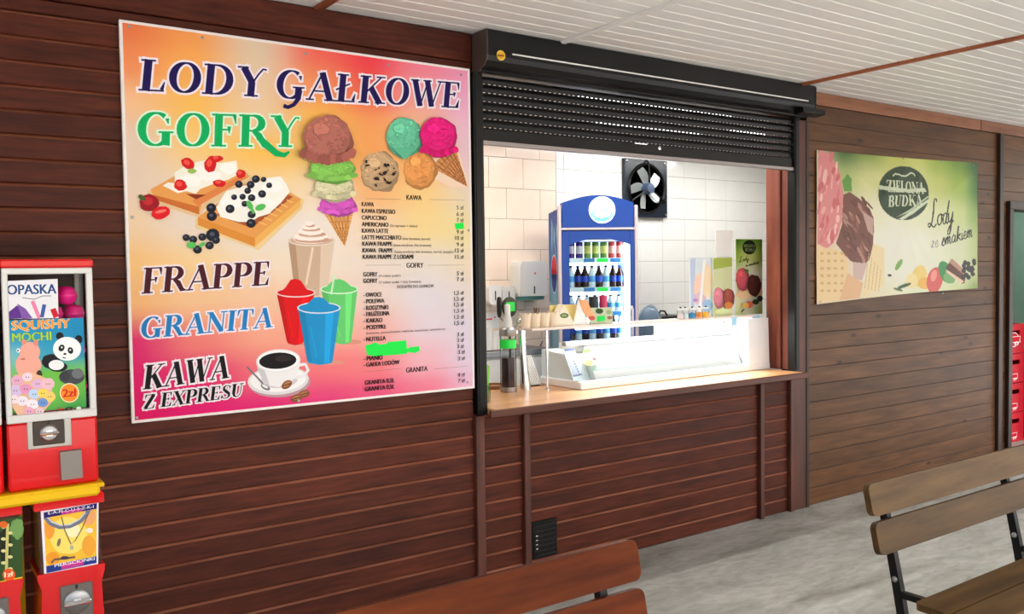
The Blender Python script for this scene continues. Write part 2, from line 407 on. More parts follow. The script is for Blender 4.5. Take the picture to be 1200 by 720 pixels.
# ------------------------------------------------------------------ materials
M_WALL = mottled('stained_spruce', c8(55,21,12), c8(99,43,25), 3.2, rough=.5, spec=.2, stretch=(.55,3,5), bump=.12, contrast=(.28,.75), fine=16)
M_EDGE = mottled('pale_plank_edge', c8(112,60,42), c8(150,92,68), 5, rough=.5, stretch=(.6,3,3))  # paler than the plank face, used on the top bevels
M_WALLR = mottled('weathered_pine', c8(62,37,19), c8(116,78,47), 2.6, rough=.38, spec=.22, stretch=(.5,2,4.5), bump=.12, contrast=(.25,.8), fine=9, knots=2.6)
M_EDGER = mottled('weathered_pine_edge', c8(30,18,12), c8(46,28,20), 4, rough=.5, stretch=(.6,3,3))
M_FASR = mottled('pine_fascia', c8(104,60,36), c8(150,96,62), 3, rough=.45, stretch=(.5,3,4), bump=.08)
M_BATTEN = mottled('stained_batten', c8(62,30,22), c8(98,52,39), 4, rough=.45, stretch=(4,4,.6), bump=.08)
M_JAMB = mottled('red_stained_jamb', c8(100,46,33), c8(142,78,58), 4, rough=.45, stretch=(4,4,.6), bump=.08)
M_DARKW = mottled('dark_frame_wood', c8(38,24,18), c8(62,40,29), 4, rough=.45, stretch=(4,4,.6))
M_PVC = mottled('white_pvc', c8(222,221,217), c8(234,233,229), 2, rough=.42, stretch=(.3,1,1), rnd=False)
M_PVCG = mat('pvc_joint', c8(238,237,233), .4)
M_STRIP = mottled('brown_strip', c8(120,62,38), c8(158,92,58), 4, rough=.5, stretch=(4,.6,4))
M_BLACK = mat('black_powder_coat', c8(12,12,12), .36, spec=.3)
M_BLACKM = mat('black_matt', c8(26,24,23), .55)
M_CHROME = mat('chrome', (.75,.75,.76,1), .16, metal=1)
M_STEEL = mat('brushed_steel', (.36,.36,.36,1), .36, metal=1)
M_WHITE = mat('white_plastic', c8(236,236,234), .35)
M_CHUTE = mat('worn_grey_flap', c8(118,110,104), .4, metal=.4)
M_PLATE = mat('dark_steel_plate', c8(66,56,50), .35, metal=.5)
M_RED = mat('red_enamel', c8(222,14,20), .25, coat=.3)
M_YELL = mat('yellow_enamel', c8(246,196,10), .3)
def pane(name, tint, fac, rough=.03):
    m = bpy.data.materials.new(name); m.use_nodes = True; t = m.node_tree; t.nodes.remove(t.nodes['Principled BSDF'])
    tr_ = N(t, 'ShaderNodeBsdfTransparent'); tr_.inputs[0].default_value = tint; g = N(t, 'ShaderNodeBsdfGlossy'); g.inputs['Roughness'].default_value = rough; g.inputs[0].default_value = (.9,.9,.9,1)
    lw_ = N(t, 'ShaderNodeLayerWeight'); lw_.inputs[0].default_value = fac; mx = N(t, 'ShaderNodeMixShader')
    t.links.new(lw_.outputs['Fresnel'], mx.inputs[0]); t.links.new(tr_.outputs[0], mx.inputs[1]); t.links.new(g.outputs[0], mx.inputs[2]); t.links.new(mx.outputs[0], t.nodes['Material Output'].inputs[0])
    MATS[name] = m; return m
M_GLASS = pane('clear_sheet', (.97,.985,.98,1), .1)
M_DGLASS = pane('dark_clear_sheet', (.8,.82,.82,1), .12)
M_EDGEC = mottled('stained_counter_edge', c8(66,32,22), c8(102,54,38), 3, rough=.4, stretch=(.5,4,4), bump=.05, rnd=False)
M_WORK = mottled('oiled_worktop', c8(196,140,92), c8(226,176,126), 3, rough=.3, stretch=(.5,4,4), bump=.05, rnd=False)

# concrete
def concrete(name, a, b, c, bump=.35):
    m = bpy.data.materials.new(name); m.use_nodes = True; t = m.node_tree; L = t.links; bs = t.nodes['Principled BSDF']
    tc = N(t, 'ShaderNodeTexCoord')
    n1 = N(t, 'ShaderNodeTexNoise'); n1.inputs['Scale'].default_value = 1.6; n1.inputs['Detail'].default_value = 8; n1.inputs['Roughness'].default_value = .62; n1.inputs['Distortion'].default_value = 1.2
    n2 = N(t, 'ShaderNodeTexNoise'); n2.inputs['Scale'].default_value = 14; n2.inputs['Detail'].default_value = 7; n2.inputs['Distortion'].default_value = .8
    mp = N(t, 'ShaderNodeMapping'); mp.inputs['Scale'].default_value = (.6, 1.5, 1); mp.inputs['Rotation'].default_value = (0, 0, .5)
    L.new(tc.outputs['Object'], mp.inputs[0]); L.new(mp.outputs[0], n1.inputs['Vector']); L.new(mp.outputs[0], n2.inputs['Vector'])
    cr = N(t, 'ShaderNodeValToRGB'); e = cr.color_ramp.elements; e[0].position = .3; e[1].position = .72; e[0].color = a; e[1].color = c; x = e.new(.5); x.color = b
    L.new(n1.outputs[0], cr.inputs[0])
    c2 = N(t, 'ShaderNodeValToRGB'); c2.color_ramp.elements[0].position = .25; c2.color_ramp.elements[1].position = .6
    c2.color_ramp.elements[0].color = (.78,.76,.73,1); c2.color_ramp.elements[1].color = (1.05,1.08,1.08,1); L.new(n2.outputs[0], c2.inputs[0])
    mx = N(t, 'ShaderNodeMix', data_type='RGBA', blend_type='MULTIPLY'); mx.inputs[0].default_value = 1; L.new(cr.outputs[0], mx.inputs[6]); L.new(c2.outputs[0], mx.inputs[7])
    L.new(mx.outputs[2], bs.inputs['Base Color']); bs.inputs['Roughness'].default_value = .62
    bp = N(t, 'ShaderNodeBump'); bp.inputs['Strength'].default_value = bump; bp.inputs['Distance'].default_value = .02; L.new(n2.outputs[0], bp.inputs['Height']); L.new(bp.outputs[0], bs.inputs['Normal'])
    return m
M_CONC = concrete('rough_concrete', c8(138,135,125), c8(170,168,160), c8(196,194,188), .14)
M_GROUND = concrete('pale_gravel', c8(188,185,178), c8(204,201,195), c8(218,215,210), .2)
M_PLASTER = mat('cream_plaster', c8(226,222,212), .8)

# ------------------------------------------------------------------ setting
CEIL = 2.935
struct(obj('floor', MB().box(-4.5, 11, -6.2, .02, -.12, 0), M_CONC))
struct(obj('ground', MB().box(-60, 60, -60, 40, -.3, -.125), M_GROUND))
roof = struct(obj('roof', MB().box(-4.5, 11, -5.8, 4, CEIL+.03, CEIL+.16), M_PVC))

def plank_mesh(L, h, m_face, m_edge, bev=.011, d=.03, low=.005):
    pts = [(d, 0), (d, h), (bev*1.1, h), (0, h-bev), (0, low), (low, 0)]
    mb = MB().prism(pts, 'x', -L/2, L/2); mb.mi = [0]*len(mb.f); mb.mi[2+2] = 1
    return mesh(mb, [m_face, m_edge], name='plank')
def planks(wall, x0, x1, zs, mf, me, y=0, bev=.011, low=.005):
    cache = {}
    for a, b in zs:
        k = round(b-a, 4)
        if k not in cache: cache[k] = plank_mesh(x1-x0, b-a, mf, me, bev, low=low)
        inst('plank', cache[k], wall, ((x0+x1)/2, y+random.uniform(-.0012, .0012), a))
# left wall
wl_ = struct(obj('wall_left', MB().box(-4.5, 2.5, .028, .19, 0, CEIL), M_DARKW))
zs = []
for k in range(30):
    b = 2.73-.0945*k; a = max(b-.0945, 0)
    if b > .02: zs.append((a, b))
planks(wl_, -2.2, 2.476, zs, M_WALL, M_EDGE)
obj('fascia_board', MB().box(-2.2, 2.5, -.003, .028, 2.79, CEIL-.002, .004), M_WALL, wl_)
obj('fascia_board', MB().box(-2.2, 2.5, .003, .028, 2.733, 2.787, .004), M_WALL, wl_)
# wall below the counter
wf = struct(obj('wall_front', MB().box(2.5, 5.24, .028, .19, 0, .94), M_DARKW))
zs = []
for k in range(-1, 10):
    b = min(.845-.0937*k, .94); a = max(b-.0937, 0) if k >= 0 else .845
    if b-a > .01: zs.append((a, b))
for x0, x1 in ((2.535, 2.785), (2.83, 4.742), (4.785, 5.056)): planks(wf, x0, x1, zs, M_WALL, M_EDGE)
obj('header_board', MB().box(2.5, 5.24, .03, .19, 2.74, CEIL-.002), M_DARKW, wf)
# right wall
wr = struct(obj('wall_right', MB().box(5.24, 8.1, .028, .19, 0, CEIL).box(8.1, 9.15, .028, .19, 2.2, CEIL).box(9.15, 11, .028, .19, 0, CEIL), M_DARKW))
zs = [(i*.1235, (i+1)*.1235) for i in range(23)]
planks(wr, 5.27, 7.915, zs, M_WALLR, M_EDGER, bev=.003, low=.003)
planks(wr, 7.985, 8.085, zs[:18], M_WALLR, M_EDGER, bev=.003, low=.003)
planks(wr, 7.985, 9.6, zs[18:], M_WALLR, M_EDGER, bev=.003, low=.003)
for x0, x1 in ((5.24, 7.62), (7.63, 9.6)): obj('fascia_board', MB().box(x0, x1, -.008, .028, 2.845, CEIL-.002, .003), M_FASR, wr)
# battens and frames
def batten(n, x0, x1, z0, z1, y0, y1, m=None): return struct(obj('trim_%d' % n, MB().box(x0, x1, y0, y1, z0, z1, .004), m or M_BATTEN))
batten(1, 2.474, 2.528, 0, .945, -.03, .03); batten(2, 2.786, 2.828, 0, .944, -.028, .03)
batten(3, 4.744, 4.783, 0, .944, -.028, .03); batten(4, 5.058, 5.098, 0, .97, -.03, .03)
batten(5, 5.1, 5.24, 0, 2.72, -.02, .03); batten(6, 5.236, 5.268, 0, 2.845, -.026, .03, M_DARKW)
batten(7, 7.915, 7.985, 0, 2.84, -.03, .03, M_DARKW)
# ceiling panels, cover strips
ce = struct(obj('ceiling', MB().box(-4.5, 11, -5.8, .02, CEIL+.012, CEIL+.03), M_PVC))
bays = [(-4.4, 1.64), (1.68, 2.985), (3.015, 5.03), (5.07, 10.9)]
PW = .105
for x0, x1 in bays:
    h = (x1-x0)/2; mb = MB()
    mb.prism([(0, .012), (-PW+.001, .012), (-PW+.0005, .003), (-PW+.006, .0025), (-PW+.009, 0), (-.002, 0), (0, .003)], 'x', -h, h)
    mb.mi = [0]*len(mb.f)
    for q in (4, 5): mb.mi[2+q-2] = 1
    me = mesh(mb, [M_PVC, M_PVCG], name='ceiling_panel')
    for i in range(55): inst('ceiling_panel', me, ce, ((x0+x1)/2, -i*PW, CEIL))
for n, (x, m_, w_) in enumerate(((1.66, M_STRIP, .05), (3.0, M_PVC, .04), (5.05, M_STRIP, .05))):
    struct(obj('trim_%d' % (8+n), MB().prism([(x-w_/2, CEIL+.011), (x-w_/2, CEIL-.008), (x-w_/4, CEIL-.016), (x+w_/4, CEIL-.016), (x+w_/2, CEIL-.008), (x+w_/2, CEIL+.011)], 'y', -5.8, -.01), m_))
# kiosk room
KF = .15
struct(obj('floor_kiosk', MB().box(2.2, 7.6, .19, 2.0, 0, KF), M_PLASTER))
struct(obj('ceiling_kiosk', MB().box(2.2, 7.6, .19, 2.0, 2.86, CEIL), M_PLASTER))
struct(obj('wall_kiosk_left', MB().box(2.1, 2.2, .19, 2.0, 0, CEIL), M_PLASTER))
struct(obj('wall_kiosk_right', MB().box(7.6, 7.7, .19, 2.0, 0, CEIL), M_PLASTER))
# reveal of the serving window
struct(obj('trim_11', MB().box(5.147, 5.24, .03, .115, .98, 2.74, .004), M_JAMB))
struct(obj('trim_12', MB().box(5.13, 5.24, .118, .24, .98, 2.74, .004), M_JAMB))
BW = 1.88
M_GROUT = mat('tile_grout', c8(150,138,126), .9)
M_TILEL = mottled('cream_glazed_tile', c8(238,218,200), c8(244,228,212), 2.5, rough=.16, spec=.5, rnd=False)
M_TILER = mottled('white_glazed_tile', c8(234,234,230), c8(242,242,238), 2.5, rough=.14, spec=.5, rnd=False)
wb = struct(obj('wall_back', MB().box(2.1, 7.7, BW+.006, BW+.12, 0, CEIL), M_GROUT))
TL, TH = .333, .2425
tm = mesh(MB().box(.0015, TL-.0015, -.008, .008, .0015, TH-.0015, .0015), M_TILEL, name='tile')
half = mesh(MB().box(.0015, TL/2-.0015, -.008, .008, .0015, TH-.0015, .0015), M_TILEL, name='tile')
z0 = 2.602-TH*10
for r in range(12):
    sh = 0 if r % 2 else TL/2; x = 4.505
    if sh: x -= TL/2; inst('tile', half, wb, (x, BW, z0+r*TH))
    while x-TL > 3.1: x -= TL; inst('tile', tm, wb, (x, BW, z0+r*TH))
T2, H2 = .283, .192
tr = mesh(MB().box(.0012, T2-.0012, -.008, .008, .0012, H2-.0012, .0015), M_TILER, name='tile')
tf = mesh(MB().box(.0012, .079-.0012, -.008, .008, .0012, H2-.0012, .0015), M_TILER, name='tile')
z0 = 2.541-H2*10
for r in range(12):
    inst('tile', tf, wb, (4.508, BW, z0+r*H2))
    for c in range(10): inst('tile', tr, wb, (4.588+c*T2, BW, z0+r*H2))
# store room behind the doorway
M_MINT = mottled('mint_paint', c8(150,186,168), c8(166,200,182), 3, rough=.7, rnd=False)
struct(obj('wall_store_back', MB().box(7.75, 11, 1.3, 1.4, 0, CEIL), M_MINT))
struct(obj('wall_store_side', MB().box(10.9, 11, .19, 1.3, 0, CEIL), M_MINT))
struct(obj('floor_store', MB().box(7.75, 11, .02, 1.3, -.1, .004), M_CONC))
dr = struct(obj('door_1', MB().box(8.085, 8.15, -.035, .19, 0, 2.19, .004).box(9.1, 9.165, -.035, .19, 0, 2.19, .004).box(8.085, 9.165, -.035, .19, 2.19, 2.26, .004), M_DARKW))

# ------------------------------------------------------------------ menu board
PO = -.022
x0, x1, zb, zt = .79, 2.474, 1.092, 2.747
mbd = thing('menu_board', 'large orange and pink ice cream menu board left of the serving window', 'menu board', (x0, PO, zb))
obj('panel', MB().box(x0, x1, PO, -.004, zb, zt, .0015), mat('board_white', c8(240,232,228), .4), mbd)
P = Print(lambda a, b: W(a, b, PO))
rows = [[(236,118,72),(246,158,84),(226,202,172),(244,104,92),(240,64,76),(242,128,148),(238,150,186)],
        [(246,146,92),(252,178,92),(234,206,172),(248,150,96),(244,98,82),(244,164,160),(236,172,204)],
        [(246,196,150),(252,196,96),(240,208,168),(252,190,88),(248,164,98),(246,190,150),(232,192,212)],
        [(228,206,188),(248,206,128),(252,196,92),(250,206,116),(246,168,96),(248,186,118),(232,202,206)],
        [(228,204,184),(236,216,190),(246,214,160),(246,222,190),(246,184,122),(246,208,140),(234,216,190)],
        [(236,206,170),(234,218,206),(236,226,220),(240,230,222),(244,214,184),(242,214,150),(236,220,164)],
        [(246,196,130),(246,210,156),(240,220,196),(240,224,208),(234,218,206),(230,218,206),(234,216,188)],
        [(246,186,124),(244,196,150),(242,196,162),(240,206,186),(234,210,200),(222,214,220),(226,212,208)],
        [(224,40,112),(240,130,120),(244,166,140),(246,172,152),(242,178,168),(226,208,216),(218,206,220)],
        [(222,10,104),(226,40,108),(236,110,120),(242,120,124),(244,130,134),(238,180,190),(222,204,222)],
        [(222,6,96),(224,16,112),(226,30,116),(230,60,124),(236,84,128),(240,120,146),(232,180,206)]]
gx0, gx1, gz0, gz1 = x0+.012, x1-.012, zb+.012, zt-.012
field_sheet(P, grid_color(rows, gx0, gx1, gz0, gz1), gx0, gx1, gz0, gz1, 34, 34)
P.build('printed_background', mbd, PO)
NAVY, WH = c8(30,16,84), c8(250,236,244)
GRN = c8(0,178,96)
P = Print(lambda a, b: W(a, b, PO-.0004))
P.dtext('LODY', (161,106), (312,114), 37, NAVY, .17, WH, .009); P.build('headline_lettering', mbd, PO-.0004)
P = Print(lambda a, b: W(a, b, PO-.0004))
P.dtext('GA\u0141KOWE', (322,115), (539,127), 34, NAVY, .17, WH, .009)
P.strokes([[(*P.m(*q), w_*.0042) for *q, w_ in ((351,106,6),(349,116,5),(344,123,4),(337,126,4),(332,124,5))]], NAVY); P.build('headline_lettering', mbd, PO-.0004)
P = Print(lambda a, b: W(a, b, PO-.0004))
P.dtext('GOFRY', (160,171), (352,172.5), 40, GRN, .12, c8(226,250,226), .008)
P.strokes([[(*P.m(*q), w_*.0043) for *q, w_ in ((302,160,6),(312,170,8),(324,180,7),(333,182,5),(339,178,2))]], GRN)
P.build('waffle_lettering', mbd, PO-.0004)
P = Print(lambda a, b: W(a, b, PO-.0004))
P.dtext('FRAPPE', (165,344.5), (316,334), 30, c8(74,18,32), .17, WH, .007); P.build('frappe_lettering', mbd, PO-.0004)
P = Print(lambda a, b: W(a, b, PO-.0004))
P.dtext('GRANITA', (164,397.5), (319,383.5), 25, c8(30,128,196), .17, WH, .007); P.build('slush_lettering', mbd, PO-.0004)
P = Print(lambda a, b: W(a, b, PO-.0004))
P.dtext('KAWA', (167,457), (268,443), 28, c8(14,10,16), .2, WH, .008)
P.dtext('Z EXPRESU', (167,480), (284,464.5), 16.5, c8(14,10,16), .2, WH, .007); P.build('coffee_lettering', mbd, PO-.0004)

def shade(c, k): return tuple(min(1, max(0, v*k)) for v in c[:3])+(1,)
def scoop(P, cx, cy, rx, ry, col, n=26, speck=None, jit=.05):
    P.ell(cx+1.5, cy+2, rx+1.5, ry+1.5, shade(col, .55), n, jit=jit)
    P.ell(cx, cy, rx, ry, shade(col, .82), n, jit=jit)
    P.ell(cx-rx*.1, cy-ry*.12, rx*.84, ry*.82, col, n, jit=jit*1.3)
    for i in range(110):
        a = random.uniform(0, 2*PI); q = math.sqrt(random.random())*.9; lit = -(math.cos(a)*.5+math.sin(a)*.85)*q
        P.ell(cx+rx*q*math.cos(a), cy+ry*q*math.sin(a), rx*random.uniform(.04,.13), ry*random.uniform(.02,.06), shade(col, max(.5, 1+lit*.22+random.uniform(-.24,.24))), 7, rot=random.uniform(-50,50))
    P.ell(cx-rx*.3, cy-ry*.4, rx*.34, ry*.25, shade(col, 1.28), 10, jit=.15)
    for i in range(9):
        a = random.uniform(0, 2*PI); q = random.uniform(.05,.5)
        P.ell(cx-rx*.3+rx*q*math.cos(a), cy-ry*.35+ry*q*math.sin(a), rx*.06, ry*.05, shade(col, 1.05), 6)
    if speck:
        for i in range(20):
            a = random.uniform(0, 2*PI); q = math.sqrt(random.random())*.9
            P.ell(cx+rx*q*math.cos(a), cy+ry*q*math.sin(a), rx*random.uniform(.06,.17), ry*random.uniform(.03,.09), speck, 6, rot=random.uniform(-70,70), jit=.3)
def frill(P, cx, cy, rx, ry, col):
    for i in range(9):
        a = i/8; P.ell(cx-rx+2*rx*a, cy+ry*(.55+.3*math.sin(a*PI))+random.uniform(-1,1), rx*.19, ry*.22, shade(col, random.choice((.75,.9,1.05))), 9, jit=.12)
def cone(P, pts, c1, c2, n=5):
    P.poly(pts, c1); a, b, t = pts[0], pts[1], pts[2]
    for i in range(1, n+1):
        u = i/(n+1)
        P.line([(a[0]+(b[0]-a[0])*u, a[1]+(b[1]-a[1])*u), (t[0]+(b[0]-t[0])*u*.35, t[1]+(b[1]-t[1])*u*.35)], .9, c2)
        P.line([(a[0]+(b[0]-a[0])*u, a[1]+(b[1]-a[1])*u), (t[0]+(a[0]-t[0])*(1-u)*.35, t[1]+(a[1]-t[1])*(1-u)*.35)], .9, c2)
        P.line([(a[0]+(t[0]-a[0])*u, a[1]+(t[1]-a[1])*u), (b[0]+(t[0]-b[0])*u, b[1]+(t[1]-b[1])*u)], .7, c2)
ART = PO-.0004
P = Print(lambda a, b: W(a, b, ART))
cone(P, [(377,246),(415,245),(404,289)], c8(232,172,104), c8(186,118,58))
scoop(P, 395,239,20,12, c8(224,96,206)); frill(P, 395,239,20,12, c8(224,96,206))
scoop(P, 390,219,22,15, c8(232,226,186)); frill(P, 390,219,22,15, c8(226,220,176))
scoop(P, 387,198,25,15, c8(146,214,98)); frill(P, 387,198,25,15, c8(146,214,98))
scoop(P, 381,163,27,27, c8(190,116,102)); frill(P, 381,166,28,27, c8(176,100,88))
P.build('printed_cone_stack', mbd, ART)
P = Print(lambda a, b: W(a, b, ART)); scoop(P, 444,200,21,22, c8(212,176,134), speck=c8(48,30,24), jit=.07); P.build('printed_truffle_scoop', mbd, ART)
P = Print(lambda a, b: W(a, b, ART))
P.poly([(500,205),(512,178),(534,166),(549,219),(530,220)], c8(244,214,190))
cone(P, [(505,196),(532,168),(548,219)], c8(214,150,92), c8(158,94,52), 6)
scoop(P, 491,198,18,21, c8(240,164,92)); scoop(P, 472,160,19.5,22, c8(112,206,166)); P.poly([(458,174),(486,174),(473,188)], c8(96,190,150)); scoop(P, 511,160,20,22, c8(238,30,132)); frill(P, 512,166,19,18, c8(228,16,120))
P.build('printed_triple_scoop', mbd, ART)
# waffles
def q3(pts): return [(140+x/4.236, 160+y/4.236) for x, y in pts]
WA, WB_, WC = c8(232,160,84), c8(204,112,48), c8(246,190,110)
P = Print(lambda a, b: W(a, b, ART))
P.poly(q3([(140,275),(290,200),(640,180),(670,215),(420,360),(400,405),(160,330)]), c8(232,196,150))
P.poly(q3([(155,262),(290,188),(620,168),(645,200),(410,330),(395,388),(172,312)]), WA)
P.poly(q3([(172,290),(395,350),(395,388),(172,312)]), WB_)
P.poly(q3([(360,318),(600,196),(640,202),(410,335),(395,352)]), c8(226,134,72))
P.poly(q3([(330,285),(430,290),(380,312)]), c8(140,50,30))
P.poly(q3([(215,245),(240,228),(275,232),(272,180),(320,150),(400,122),(440,118),(500,132),(580,120),(590,188),(540,215),(470,235),(400,262),(380,285),(330,272),(290,282)]), c8(246,242,228))
for x, y, a, b in ((350,220,60,30),(450,195,55,28),(540,160,40,28),(400,170,40,22)): P.ell(140+x/4.236, 160+y/4.236, a/4.236, b/4.236, c8(255,252,246), 14, jit=.12)
for x, y, a, b, r_ in ((340,135,36,26,35),(452,138,30,42,15),(484,112,30,16,-10),(602,186,24,22,0),(302,242,32,28,20),(495,233,32,18,5)):
    P.ell(140+x/4.236, 160+y/4.236, a/4.236, b/4.236, c8(216,26,30), 12, rot=r_, jit=.08); P.ell(140+(x-6)/4.236, 160+(y-6)/4.236, a/9, b/9, c8(244,84,74), 9, rot=r_)
P.ell(140+360/4.236, 160+172/4.236, 5.5, 3, c8(150,190,90), 9)
P.poly(q3([(375,415),(500,320),(640,225),(800,240),(915,315),(905,360),(690,565),(380,455)]), c8(238,206,150))
P.poly(q3([(388,402),(480,335),(620,235),(790,250),(900,312),(896,350),(672,548),(388,440)]), WA)
P.poly(q3([(388,402),(672,505),(672,548),(388,440)]), c8(222,144,56)); P.poly(q3([(672,505),(900,312),(896,350),(672,548)]), c8(240,180,92))
P.poly(q3([(480,390),(655,455),(860,300),(780,265),(600,290)]), c8(170,84,44))
for i in range(6): P.line(q3([(690+i*28, 425-i*22), (730+i*26, 440-i*22)]), 1.6, WC)
P.poly(q3([(480,352),(510,300),(530,272),(600,250),(690,225),(740,205),(800,198),(830,240),(845,275),(800,330),(740,385),(690,400),(650,425),(590,425),(500,400)]), c8(250,248,240))
for x, y, a, b in ((560,330,50,30),(640,300,50,26),(760,250,50,30),(720,330,50,26)): P.ell(140+x/4.236, 160+y/4.236, a/4.236, b/4.236, c8(255,255,252), 14, jit=.14)
BB = ((455,355,25),(458,396,26),(548,360,23),(592,238,19),(650,240,20),(676,212,20),(742,243,15),(707,286,20),(655,305,19),(610,300,16),(568,302,15),(635,270,17),(714,214,14),(655,388,20),(652,432,24),(620,335,16),(330,503,18),(365,512,20),(462,490,34),(478,515,20),(410,500,20),(386,562,22),(446,542,21))
for x, y, r_ in BB:
    X, Y = 140+x/4.236, 160+y/4.236; P.ell(X, Y, r_/4.236, r_/4.236*.95, c8(30,32,44), 12); P.ell(X-.8, Y-1, r_/11, r_/13, c8(78,84,104), 8)
for x, y, a, b, r_ in ((645,342,26,14,60),(698,352,28,16,-20),(660,370,16,8,70),(355,540,24,17,0),(408,538,18,10,-40)):
    P.ell(140+x/4.236, 160+y/4.236, a/4.236, b/4.236, c8(92,192,92), 10, rot=r_)
P.ell(174.5,238,11.5,10,c8(158,20,34),14,jit=.06); P.ell(173,236,6,5,c8(196,40,48),10); P.ell(166,232,5,3,c8(70,90,40),8,rot=40)
P.ell(188,249.5,11,7.5,c8(226,24,36),14,rot=-15,jit=.05); P.ell(188,248,7,2,c8(250,120,110),10,rot=-12)
P.build('printed_waffles', mbd, ART)
# cups
def cup(P, xl, xr, yr, bl, br, yb, ap, col, ry):
    P.ell((bl+br)/2+6, yb, (br-bl)*.8, 3, c8(226,150,130))
    P.poly([(xl,yr),(xr,yr),(br,yb-2),(br-2,yb+1),((bl+br)/2,yb+3),(bl+2,yb+1),(bl,yb-2)], col)
    P.poly([(xr-.34*(xr-xl),yr),(xr-.14*(xr-xl),yr),(br-.14*(br-bl),yb),(br-.34*(br-bl),yb+1)], shade(col,1.35)); P.poly([(xl,yr),(xl+.16*(xr-xl),yr),(bl+.18*(br-bl),yb),(bl,yb-2)], shade(col,.8))
    cx = (xl+xr)/2; P.ell(cx, yr, (xr-xl)/2+1, ry+1, lerp(col, c8(255,255,255), .6)); P.ell(cx, yr, (xr-xl)/2-1, ry-.6, shade(col,.85))
    P.poly([(xl+3,yr+1),(cx-12,yr-6),(cx-6,ap+1),(cx,ap),(cx+6,ap+2),(cx+12,yr-5),(xr-3,yr+1),(cx+8,yr+ry-1),(cx-8,yr+ry-1)], col)
    P.line([(xl+.3*(xr-xl), yr+22), (bl+.36*(br-bl), yb-6)], 1.2, shade(col,1.25))
P = Print(lambda a, b: W(a, b, ART))
P.poly([(338,283),(392,283),(383,347),(346,347)], c8(206,176,150)); P.poly([(338,283),(346,283),(352,347),(346,347)], c8(182,148,120)); P.poly([(376,283),(392,283),(383,347),(374,347)], c8(226,202,180))
P.ell(365,282,28,7,c8(226,210,194)); P.ell(365,282,25,5,c8(214,176,150))
for i, (x, y, a, b) in enumerate(((365,278,23,8),(365,272,18,7),(364,267,12,5),(363,263,6,4))):
    P.ell(x, y, a, b, c8(242,224,212), 18, jit=.04); P.ell(x+1, y+b*.4, a*.9, b*.45, c8(206,160,138), 16); P.ell(x-1, y-1, a*.85, b*.7, c8(250,238,230), 16, jit=.06)
P.line([(366.5,290),(358.5,334)], 3, c8(236,214,190)); P.build('printed_frappe', mbd, ART)
for nm, a in (('red',(324,369,343,336,356,402,327,c8(220,10,20),5)),('green',(376,419,339,391,412,401,327,c8(102,206,112),5)),('blue',(349,398.5,361,360,390,425,348,c8(26,146,206),6))):
    P = Print(lambda u_, v_: W(u_, v_, ART if nm != 'blue' else ART-.0012)); cup(P, *a)
    if nm == 'green': P.line([(392,322),(388,345)], 2.4, c8(200,236,200))
    P.build('printed_%s_slush' % nm, mbd, ART if nm != 'blue' else ART-.0012)
P = Print(lambda a, b: W(a, b, ART))
P.ell(328,449,36,17,c8(190,150,160),rot=-4); P.ell(326,446,36,17,c8(226,222,224),rot=-4); P.ell(326,445,33,14.5,c8(246,244,244),rot=-4); P.ell(327,446,22,9,c8(214,208,210),rot=-4)
P.line([(350,428),(358,427),(361,434),(356,441),(346,443)], 4, c8(236,234,236))
P.poly([(300,424),(302,434),(308,446),(316,452),(326,454),(337,451),(346,443),(351,430),(352,422)], c8(240,238,238)); P.poly([(300,424),(302,434),(308,446),(316,452),(312,440),(308,428)], c8(206,204,208))
P.ell(326,423,26,13.5,c8(236,234,236),rot=-4); P.ell(326,423,24.5,12,c8(250,250,250),rot=-4); P.ell(325.5,423,22,9.6,c8(16,14,16),rot=-4); P.ell(332,420,10,4,c8(44,36,34),rot=-4)
P.line([(289,430),(301,442),(308,450)], 2, c8(120,116,120)); P.ell(311,454,6,3,c8(130,126,130),rot=28); P.ell(310.5,453,4,1.6,c8(236,236,236),rot=28)
for x, y, r_ in ((336,451,-35),(356,462,-20),(347,467,-15)): P.ell(x,y,7,4.5,c8(140,84,50),12,rot=r_); P.ell(x,y-.6,5.5,2.4,c8(180,120,78),10,rot=r_); P.line([(x-5,y+1.5),(x+5,y-1.5)],.9,c8(60,30,20))
P.build('printed_coffee_cup', mbd, ART)
# price list
BK = c8(24,16,18)
P = Print(lambda a, b: W(a, b, ART))
def row(t, x, y, e, price=None, py=None, note=None, nx=None, ne=None):
    P.text(t, (x, y+2.7), 5.3, BK, end=e)
    if note: P.text(note, (nx, y+3.2), 3.0, c8(70,50,50), end=ne, bold=0)
    if price: P.text(price, (543, py+2.4), 4.8, BK, align='r', bold=.025)
P.text('KAWA', (476.5,234.2), 6, BK, end=494); P.text('GOFRY', (476.5,314), 6, BK, end=496); P.text('GRANITA', (476,437), 6, BK, end=501)
for y, a, b in ((233,428,470),(234,504,544),(311,428,470),(311,502,544),(436,428,470),(433,508,548)): P.line([(a,y),(b,y+(.8 if y < 300 else -.2 if y < 400 else -4))], .35, c8(150,120,110))
row('KAWA',424,239,438,'5 z\u0142',243.4); row('KAWA ESPRESSO',424,247,463,'6 z\u0142',251); row('CAPUCCINO',424,254.8,453,'7 z\u0142',258)
row('AMERICANO',424,262.7,455,None,None,'(2x espresso + mleko)',457,489); row('KAWA LATTE',424,270.2,455,'9 z\u0142',272)
row('LATTE MACCHIATO',424.5,278,470,'10 z\u0142',279,'(bita \u015bmietana, karmel)',472,504); row('KAWA FRAPPE',424.5,285.6,459.5,'9 z\u0142',286.6,'(kawa mro\u017cona, bita \u015bmietana)',461,505)
row('KAWA  FRAPPE',424.8,293.4,460,'12 z\u0142',293.6,'(kawa mro\u017cona, bita \u015bmietana, karmel, posypka)',462,531); row('KAWA FRAPPE Z LODAMI',425,301,484,'15 z\u0142',301)
